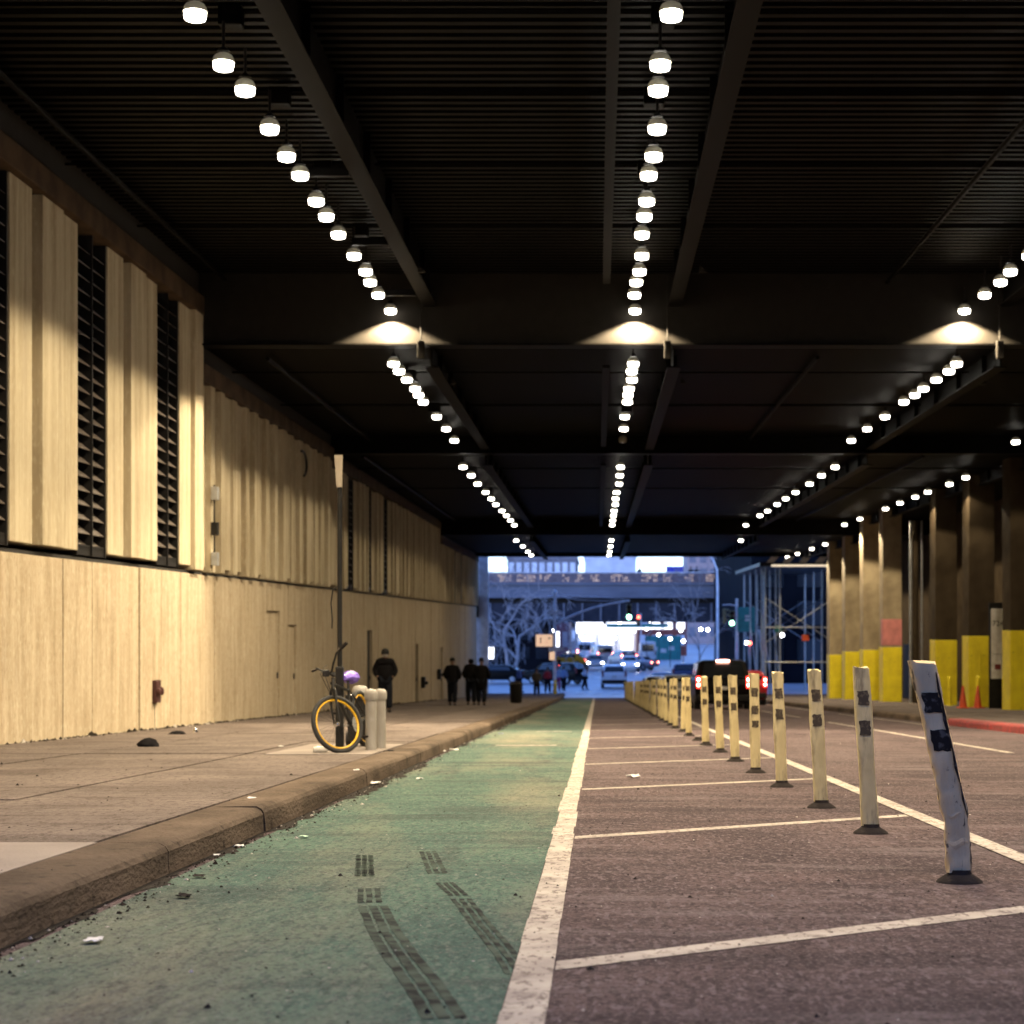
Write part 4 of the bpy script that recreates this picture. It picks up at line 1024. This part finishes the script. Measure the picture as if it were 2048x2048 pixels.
P_navy = car_paint('navy_car', (.03,.045,.11)); P_red = car_paint('red_car', (.38,.02,.03)); P_yel = car_paint('taxi_yellow', (.70,.30,.02), 0); P_grey = car_paint('grey_car', (.22,.23,.26), .5)
car('black_suv', 'black suv with glowing red brake lights waiting in the near lane', 'suv', 4.62, 66, 0, P_black, 'suv', 5.0, 2.08, 1.92, third=True)
car('parked_car', 'grey sedan queued just ahead of the black suv behind the posts', 'car', 3.85, 85, 0, P_grey, brake=False)
car('parked_car', 'silver sedan with one red brake light showing left beyond the posts', 'car', 3.25, 95.5, 0, P_silver)
car('red_car', 'red car with brake light in the right lane beside the suv', 'car', 6.55, 79, 0, P_red, 'suv', 4.4, 1.85, 1.6)
car('white_suv', 'white suv seen from behind crossing the avenue on the centre line', 'suv', 1.2, 129, 0, P_white, 'suv', 4.5, 1.88, 1.68, brake=False)
car('black_car', 'black car turning at the crossing beside the pedestrians', 'car', -1.2, 137, 1.05, P_black, 'suv', 4.7, 1.9, 1.66, brake=False)
car('navy_car', 'dark blue sedan waiting right of the white suv', 'car', 4.3, 117.5, 0, P_navy, brake=False)
car('navy_suv', 'dark blue suv farther right beyond the navy sedan', 'suv', 6.4, 133, -.2, P_navy, 'suv', 4.6, 1.88, 1.7, brake=False)
car('taxi', 'yellow taxi under the viaduct left of the white suv', 'taxi', -1.0, 190, 1.15, P_yel, brake=True, taxi=True)
car('white_car', 'white car ahead under the viaduct, right of the taxi', 'car', .9, 205, .2, P_white, 'van', 5.0, 1.95, 2.1)
car('white_van', 'white van under the viaduct behind the taxi', 'van', -1.6, 222, -.1, P_white, 'van', 5.4, 2.0, 2.3)
car('silver_car', 'silver sedan crossing side-on right of the white suv', 'car', 5.6, 176, 1.1, P_silver, brake=True)
car('white_car', 'white car with red lights beyond the silver sedan', 'car', 3.4, 192, .3, P_white, 'suv', 4.6, 1.9, 1.65)
car('dark_car', 'dark parked car in front of the shadowed shops on the left', 'car', -5.6, 140, 1.4, P_black, brake=False)

# ------------------------------------------------------------------ street furniture outside
def signal(parent, x, y, z, rz=0, lit='g', nm='signal_head'):
    M3 = Matrix.Rotation(rz, 3, 'Z')
    h = MB(); h.rbox(-.17,.17,-.11,.11,-.52,.52,.03)
    o = h.build(nm, M['sigy'], parent); o.location = (x,y,z); o.rotation_euler = (0,0,rz)
    for q, c in enumerate(('r','y','g')):
        zz = .34 - q*.34; on = (c == lit)
        MB().lathe([(.16,0),(.15,.03),(.08,.05)], (0,-.11,zz), 14, Matrix.Rotation(R(90),3,'X')).build('lamp', (M['glow_g'] if c == 'g' else M['glow_r']) if on else M['black'], o, True)
        v = MB(); 
        for a in range(9):
            th = math.pi*a/8; 
            v.v += [(.14*math.cos(th), -.12, zz+.14*math.sin(th)), (.14*math.cos(th), -.30, zz+.14*math.sin(th))]
        v.f = [(2*a, 2*a+1, 2*a+3, 2*a+2) for a in range(8)]
        v = v.build('visor', M['sigy'], o); sm = v.modifiers.new('t','SOLIDIFY'); sm.thickness = .008
    return o
t = thing('signal_pole', 'silver signal pole with curved mast arm holding a green light', 'traffic light', (-2.85, 120, -3.9))
MB().tube([(0,0,0),(0,0,.25),(0,0,.3),(0,0,6.7)], [.2,.18,.11,.08], 12).build('pole', M['polew'], t, True)
MB().tube([(-.45,0,6.45),(.3,0,6.5)], .06, 8).build('crosspiece', M['polew'], t, True)
MB().lathe([(.12,6.6),(.16,6.75),(.10,6.9),(.03,6.95)], n=12).build('cap', M['polew'], t, True)
arm = [(0,0,4.6),(.6,0,4.95),(1.5,0,5.35),(2.6,0,5.75),(3.7,0,6.0),(5.0,0,6.2)]
MB().tube(arm, [.085,.08,.075,.065,.06,.055], 10).build('mast_arm', M['polew'], t, True)
MB().tube([(0,0,6.6),(1.5,0,6.25),(3,0,6.2),(5.0,0,6.2)], .02, 5).build('guy_wire', M['polew'], t); MB().tube([(0,0,6.6),(2.5,0,6.5),(5.0,0,6.25)], .015, 5).build('guy_wire', M['polew'], t)
signal(t, 4.95, 0, 5.45)
o = MB(); o.prism([(-.5,5.3),(.35,5.3),(.35,5.24),(.55,5.4),(.35,5.56),(.35,5.5),(-.5,5.5)], -.09, -.12, 'y'); o.build('one_way_sign', M['signw'], t)
s = MB().rbox(-1.25,-.15,-.14,-.10,3.15,3.95,.02).build('lane_sign', M['signo'], t)
a = MB(); a.box(-.96,-.90,-.145,-.141,3.35,3.72); a.add([(-.99,-.146,3.62),(-.87,-.146,3.62),(-.93,-.146,3.8)],[(0,1,2)]); a.build('straight_arrow', M['black'], s)
a = MB(); a.tube([(-.52,-.145,3.35),(-.52,-.145,3.58),(-.46,-.145,3.66),(-.38,-.145,3.70)], .03, 6, True, .2); a.add([(-.40,-.146,3.60),(-.40,-.146,3.80),(-.27,-.146,3.72)],[(0,1,2)]); a.build('turn_arrow', M['black'], s)
MB().rbox(-.42,.6,-.13,-.1,2.85,3.07,.01).build('street_name_sign', M['signw'], t); MB().rbox(-.35,.0,-.14,-.1,2.25,2.8,.01).build('small_sign', M['signo'], t)
MB().rbox(.18,.42,-.14,-.02,1.9,2.3,.03).build('pedestrian_signal', M['black'], t); MB().lathe([(.06,-.16),(.06,-.13)],(.28,0,2.05),8).build('hand_lamp', M['glow_r'], t)
t = thing('yellow_bollard', 'short yellow bollard at the corner beneath the signal pole', 'bollard', (-2.72, 115.5, zg(115.5)))
MB().lathe([(.10,0),(.10,.95),(.07,1.02),(.02,1.04)], n=12).build('post', M['yellow'], t, True); MB().lathe([(.104,.80),(.104,.90)], n=12).build('band', M['white'], t)
t = thing('signal_pole', 'signal pole at right with double signal heads and green street sign', 'traffic light', (9.6, 124, -3.9))
MB().tube([(0,0,0),(0,0,6.4)], [.14,.09], 12).build('pole', M['polew'], t, True)
MB().tube([(0,0,5.9),(-.5,0,5.98),(-1.0,0,5.95)], .04, 8).build('arm', M['polew'], t, True)
signal(t, -.35, -.1, 5.05); signal(t, -.85, 0, 5.2, 1.3, 'x')
s = MB().rbox(.05,1.25,-.12,-.08,4.1,5.8,.02).build('street_sign', M['teal'], t); MB().box(.55,.85,-.126,-.121,4.85,5.0).build('sign_mark', M['signw'], s); MB().box(.55,.85,-.126,-.121,5.08,5.25).build('sign_mark', M['signw'], s)
t = thing('street_lamp', 'tall slim street lamp with curved top left of the green sign', 'street lamp', (9.2, 138, -3.9))
MB().tube([(0,0,0),(0,0,7.5),(-.05,0,8.8),(-.35,0,9.6),(-.9,0,10.0)], [.12,.10,.08,.06,.05], 10).build('pole', M['polew'], t, True); MB().rbox(-1.4,-.8,-.12,.12,9.93,10.08,.04).build('lantern', M['steel'], t)
for (x, y, z, c, lab) in ((-2.6,193,.9,'r','red signal hanging beneath the viaduct, left one'), (4.1,180,1.1,'r','red signal beneath the viaduct at right, brighter'), (.9,230,1.1,'r','faint red signal in the middle beneath the viaduct')):
    t = thing('hanging_signal', lab, 'traffic light', (x, y, -3.9))
    MB().tube([(.25,0,0),(.25,0,z+3.9+.6)],.06,8).build('pole', M['polew'], t); signal(t, 0, 0, z+3.9-.1, 0, 'r')

# scaffold shed at right of the mouth
t = thing('scaffold_shed', 'sidewalk scaffold shed with steel legs and braces right of the tunnel mouth', 'scaffold', (10.4, 111.5, 0))
def leg(x, y): MB().tube([(x,y,zg(111.5+y)),(x,y,4.3)], .055, 8).build('leg', M['steel'], t, True); MB().box(x-.13,x+.13,y-.13,y+.13,zg(111.5+y),zg(111.5+y)+.04).build('foot_plate', M['steel'], t)
for yy in (0.0, 2.6, 6.5, 11, 16):
    for xx in (0, .9, 4.3): leg(xx, yy)
for yy in (0.0, 6.5, 16):
    MB().tube([(0,yy+.06,-.4),(4.3,yy+.06,2.4)], .03, 6).build('brace', M['steel'], t); MB().tube([(0,yy+.1,2.4),(4.3,yy+.1,-.4)], .03, 6).build('brace', M['steel'], t)
    MB().tube([(0,yy-.06,.55),(4.3,yy-.06,.55)], .035, 6).build('rail', M['steel'], t)
for xx in (0, .9):
    for yy in (0, 6.5, 11): MB().tube([(xx+.05,yy,-3),(xx+.05,yy+4.5,.4)], .03, 6).build('brace', M['steel'], t)
for zz in (-1.6,): MB().tube([(0,-.05,zz),(4.3,-.05,zz)], .035, 6).build('rail', M['steel'], t)
MB().rbox(-.4,4.9,-.6,19,4.32,4.55,.02).build('roof_deck', M['black'], t); MB().rbox(.3,4.7,-.75,-.61,4.30,4.42,.02).build('tube_light', M['glow_tube'], t)
st_ = MB()
for k in range(5): st_.add([(.0+k*1.0,-.68,4.56),(.45+k*1.0,-.68,4.56),(.75+k*1.0,-.68,4.9),(.3+k*1.0,-.68,4.9),(.0+k*1.0,-.64,4.56),(.45+k*1.0,-.64,4.56),(.75+k*1.0,-.64,4.9),(.3+k*1.0,-.64,4.9)],[(0,1,2,3),(7,6,5,4),(0,4,5,1),(1,5,6,2),(2,6,7,3),(3,7,4,0)])
st_.build('striped_board', M['polew'], t)
for (x, y, z, c, lab) in ((10.6,128,-.6,'w','white bulb hanging in the scaffold, left'), (12.3,120,.0,'w','white floodlight glowing between the scaffold legs'), (9.2,150,.2,'w','pair lamp glowing beyond the suv'), (8.6,150,.25,'w','small white lamp glowing above the suv'), (7.4,160,.1,'w','small white street light above the waiting cars')):
    o = thing('hanging_bulb', lab, 'lamp', (x, y, z)); MB().lathe([(.02,-.13),(.11,-.08),(.14,0),(.11,.09),(.03,.14)], n=12).build('bulb', M['glow_spot'], o, True); MB().tube([(0,0,.12),(0,0,.5)], .02, 6).build('hanger', M['black'], o)
for (x, y, z, col, lab) in ((13.0,113,-.1,M['orange'],'orange square sign on the scaffold'), (11.3,113,.45,M['teal'],'small teal street sign on the scaffold')):
    o = thing('square_sign', lab, 'sign', (x, y-.5, z)); MB().rbox(-.22,.22,-.02,.02,-.2,.2,.01).build('plate', col, o); MB().box(-.03,.03,.021,.05,-.3,.3).build('bracket', M['steel'], o)
o = thing('stop_lamp', 'orange red lamp glowing at the scaffold foot', 'lamp', (10.3, 122, -.55)); MB().lathe([(.02,-.13),(.12,-.07),(.15,0),(.12,.07),(.02,.13)], n=12).build('bulb', M['glow_r'], o, True); MB().tube([(0,.2,-3.3),(0,.2,.2)], .04, 6).build('stand', M['steel'], o)

# ------------------------------------------------------------------ viaduct (elevated rail park)
t = thing('viaduct', 'blue grey steel viaduct with lit railing crossing above the avenue', 'bridge', (0, 190, 0))
XA, XB = -30, 15.0
MB().rbox(XA, XB, 0, 9, 3.45, HLZ, .03).build('deck_girder', M['hlsteel'], t)
MB().rbox(XA, XB, -.25, 0.0, HLZ-.25, HLZ-.02, .02).build('top_flange', M['hlsteel'], t)
MB().rbox(XA, XB, -.3, -.002, 3.38, 3.6, .02).build('bottom_flange', M['hlsteel'], t)
MB().box(XA, XB, .6, 8.5, 2.85, 3.44).build('shadow_gap', M['dark_void'], t)
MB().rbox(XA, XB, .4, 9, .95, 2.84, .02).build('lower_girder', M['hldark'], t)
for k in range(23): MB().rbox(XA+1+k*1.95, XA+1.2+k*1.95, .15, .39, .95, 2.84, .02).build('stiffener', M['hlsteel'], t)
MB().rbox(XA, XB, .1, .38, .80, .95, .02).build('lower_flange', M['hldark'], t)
f = MB().rbox(XA, XB, -.06, .02, HLZ, 6.0, .01).build('railing_panel', pm('bronze_railing', (.16,.12,.13), .6, col2=(.10,.08,.10), scale=2), t)
MB().tube([(XA,-.02,6.07),(XB,-.02,6.07)], .06, 8).build('handrail', M['polew'], t, True)
f2 = MB(); rr = random.Random(11); x = -10.5
while x < 14.5:
    grp = rr.randint(3, 8); warm = rr.random() < .85
    for k in range(grp):
        for row in range(3):
            if rr.random() < .72:
                hh = rr.uniform(.07,.16); zz = 5.15 + row*.27 + rr.uniform(-.02,.03); f2.box(x, x+rr.uniform(.08,.16), -.072, -.062, zz, zz+hh)
        x += .25
    x += rr.uniform(.4, 1.3)
f2.build('lit_openings', M['glow_warm'], f)
for (px, lab) in ((-24,0),(-8.6,1),(14.2,2)):
    c = MB().rbox(px-.35, px+.35, 1, 1.7, -3.95, .8, .03).build('column', M['hldark'], t)
o = thing('viaduct_banner', 'blue banner fixed above the railing on the viaduct', 'banner', (8.2, 191, HLZ)); MB().rbox(-.9,.9,-.03,.03,1.1,1.75,.01).build('cloth', pm('blue_banner', (.05,.06,.55), .6), o)
for s in (-.8,.8): MB().tube([(s,0,0),(s,0,1.8)], .03, 6).build('pole', M['black'], o)
o = thing('teal_beam_sign', 'long teal sign board hanging under the viaduct at right', 'sign', (4.2, 189.5, .25)); MB().rbox(-3.2,3.2,-.05,.05,.0,.42,.01).build('board', M['teal'], o); MB().rbox(-3.2,3.2,-.06,.04,-.16,-.01,.01).build('white_edge', M['glow_w'], o)
for s in (-3,3): MB().tube([(s,.1,.4),(s,.3,.8)], .03, 6).build('hanger', M['steel'], o)

# ------------------------------------------------------------------ bare trees
def bare_tree(name, lab, base, H, seed, spread=1.0, lean=(0,0), r0=.17, depth=6, droop=.0):
    rr = random.Random(seed); tr = MB(); cr = MB()
    def grow(p, d, L, r, lev):
        n = 4; pts = [p]; q = p.copy(); dd = d.copy()
        for k in range(n):
            dd = (dd + Vector((rr.uniform(-.22,.22), rr.uniform(-.22,.22), rr.uniform(-.12,.16) - droop*lev*.05))).normalized(); q = q + dd*L/n; pts.append(q.copy())
        rs = [r*(1-.5*k/n) for k in range(n+1)]
        (tr if lev == 0 else cr).tube(pts, rs, 7 if lev < 2 else 4, False)
        if lev >= depth: return
        nb = rr.choice([2,3,3]) if lev < 4 else 2
        for b in range(nb):
            a = rr.uniform(0, 6.28); sp = rr.uniform(.45,.95)*spread
            nd = (dd + Vector((math.cos(a)*sp, math.sin(a)*sp, rr.uniform(-.15,.35) - droop*.25))).normalized()
            grow(pts[-1] if b == 0 else pts[rr.choice([2,3,4])], nd, L*rr.uniform(.62,.85), max(r*.55, .019), lev+1)
    t = thing(name, lab, 'tree', base)
    grow(Vector((0,0,0)), Vector((lean[0], lean[1], 1)).normalized(), H*.30, r0, 0)
    tr.build('trunk', M['bark'], t, True); cr.build('crown', M['bark'], t, True); return t
bare_tree('bare_tree', 'large bare street tree with tangled drooping branches left of the signal pole', (-6.6, 141, -3.9), 12.5, 5, 1.2, (.05,0), .20, 7, .9)
bare_tree('bare_tree', 'bare street tree farther back left, thin branches before the viaduct', (-8.0, 158, -3.9), 13.5, 12, 1.1, (.1,0), .18, 7, .6)
bare_tree('bare_tree', 'bare street tree with fine twigs right, in front of the viaduct', (8.7, 150, -3.9), 10.5, 21, .8, (0,0), .09, 6, .4)
bare_tree('bare_tree', 'bare tree on top of the viaduct at far left', (-9.2, 194, HLZ), 6.5, 31, .9, (0,0), .08, 5)

# ------------------------------------------------------------------ far buildings
def building(lab, x0, x1, y0, y1, zt, mat, wcol, cols, rowsn, lit=0.0, name='building', sill=1.0, gz=-3.9, seed=1, gap=.35):
    t = thing(name, lab, 'building', ((x0+x1)/2, y0, gz)); w_ = x1-x0; h_ = zt-gz; rr = random.Random(seed)
    MB().box(-w_/2, w_/2, 0, y1-y0, 0, h_).build('wall', mat, t)
    MB().rbox(-w_/2-.2, w_/2+.2, -.3, y1-y0+.2, h_+.003, h_+.5, .05).build('cornice', mat, t)
    cw = w_/cols; rh = (h_-sill)/rowsn
    for c in range(cols):
        for r in range(rowsn):
            a = -w_/2 + cw*(c+gap/2); b = -w_/2 + cw*(c+1-gap/2); z0_ = sill + rh*(r+.18); z1_ = sill + rh*(r+.82)
            f = MB().box(a-.06, b+.06, -.06, -.003, z0_-.08, z1_+.08).build('window_frame', mat, t)
            MB().box(a, b, -.075, -.062, z0_, z1_).build('pane', wcol if rr.random() >= lit else M['glow_w'], f)
    return t
building('dark shopfront block in shadow on the left behind the bare tree', -16, -4.4, 168, 188, .6, M['darkb'], M['glass'], 7, 2, .10, seed=3)
building('dark navy tower right of the viaduct end', 15.2, 24, 186, 215, 30, M['darkb'], M['glass'], 5, 9, 0, seed=4)
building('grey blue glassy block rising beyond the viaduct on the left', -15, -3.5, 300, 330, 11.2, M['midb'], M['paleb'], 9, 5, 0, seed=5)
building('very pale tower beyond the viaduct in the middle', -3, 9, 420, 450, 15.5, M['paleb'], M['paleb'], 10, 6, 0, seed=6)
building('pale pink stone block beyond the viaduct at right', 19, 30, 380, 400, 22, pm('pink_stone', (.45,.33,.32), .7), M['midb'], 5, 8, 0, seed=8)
building('red brick block under the viaduct at right', 5.6, 12.5, 252, 270, 4.0, M['brick'], M['paleb'], 4, 3, .3, seed=9)
building('dark block beyond the scaffold on the right', 12, 30, 140, 185, 9, M['darkb'], M['glass'], 6, 4, .18, seed=10)
building('dark maroon shop row left under the viaduct', -9, -3.6, 230, 250, 3.2, pm('maroon', (.12,.05,.07), .7), M['midb'], 5, 2, .2, seed=11)
# brightly lit canopy in the distance
t = thing('lit_canopy', 'brilliantly white lit canopy building under the viaduct in the distance', 'building', (1.4, 262, -3.9))
MB().rbox(-4.6,4.6,0,6,3.1,4.7,.05).build('fascia', M['glow_w'], t); MB().box(-4.4,4.4,5,6,0,3.1).build('back_wall', M['paleb'], t)
for s in (-4.2,-1.4,1.4,4.2): MB().rbox(s-.12,s+.12,.4,.65,0,3.1,.02).build('column', M['white'], t)
for s in (-3,0,3): MB().box(s-.8,s+.8,4.9,4.98,.6,2.6).build('lit_window', M['glow_w'], t)
t = thing('site_hoarding', 'teal hoarding with pale patches at the roadside under the viaduct', 'hoarding', (8.2, 225, -3.9))
MB().rbox(-2.2,2.2,-.05,.05,0,3.0,.01).build('panel', M['teal'], t); 
for a, b in ((-1.4,1.6),(-.3,1.4),(.7,1.7)): MB().box(a,a+.7,-.07,-.052,b-.5,b).build('poster', M['signw'], t)
for s in (-2.2,0,2.2): MB().box(s-.05,s+.05,.06,.16,0,3.1).build('post', M['black'], t)

building('plain dark block added behind the camera to shut out low sky light', -45, 45, -52, -38, 22, M['midb'], M['glass'], 14, 6, 0, seed=15, gz=0)  # unseen block, added to cut low sky light and raise contrast

for k, (x, y, z) in enumerate(((-1.9,214,-.9),(-.3,240,.4),(.7,236,-.6),(2.2,228,-1.2),(3.0,246,.7),(4.6,236,-.4),(6.3,220,.9),(6.9,205,-.6),(7.6,190,-.9),(8.3,176,-1.0),(-4.4,180,.0),(-6.6,171,-.4),(5.4,200,.1),(1.4,250,-.9))):  # bulbs added as extra glow for the street outside
    o = thing('added_bulb', 'small white bulb added to brighten the distance under the viaduct', 'lamp', (x, y-2, z), 0, 'added bulbs under the viaduct')
    MB().lathe([(.02,-.16),(.14,-.10),(.18,0),(.14,.11),(.03,.16)], n=10).build('bulb', M['glow_spot'], o, True); MB().tube([(0,.2,-3.9-z),(0,.2,.2)], .04, 5).build('post', M['black'], o)
car('white_car', 'white car facing us with bright headlights beyond the crossing', 'car', 3.1, 176, math.pi, P_white, brake=False, head=True)
car('pale_car', 'pale car facing us with headlights under the viaduct', 'car', -.2, 183, math.pi, P_silver, brake=False, head=True)
car('white_van', 'tall white van parked beyond the teal hoarding', 'van', 6.0, 214, 0, P_white, 'van', 5.4, 2.0, 2.4, brake=False)
# conduits and boxes hung under the deck
for (gx, a, b, z) in ((-7.2, 7, 34.8, 7.55), (-6.6, 36, 52, 6.2), (-6.9, 53, 87, 5.8), (4.4, 36, 52, 6.22), (5.6, 7, 34.8, 7.5), (9.6, 53, 87, 5.8)):
    MB().tube([(gx, a, z), (gx, b, z)], .045, 6).build('conduit', M['girder'], ov)
for yy in (19.6, 22.6, 26.2, 30.3, 38.2, 44.0, 57.5, 66.0):
    zc = [c for a, b, c in CEIL if a <= yy < b][0]
    MB().tube([(-8.0, yy, zc-.10), (14, yy, zc-.10)], .022, 5).build('cross_pipe', M['girder'], ov)
    MB().rbox(-4.12, -3.86, yy-.1, yy+.1, zc-.28, zc-.06, .02).build('junction_box', M['girder'], ov); MB().rbox(.58, .84, yy-.1, yy+.1, zc-.28, zc-.06, .02).build('junction_box', M['girder'], ov)
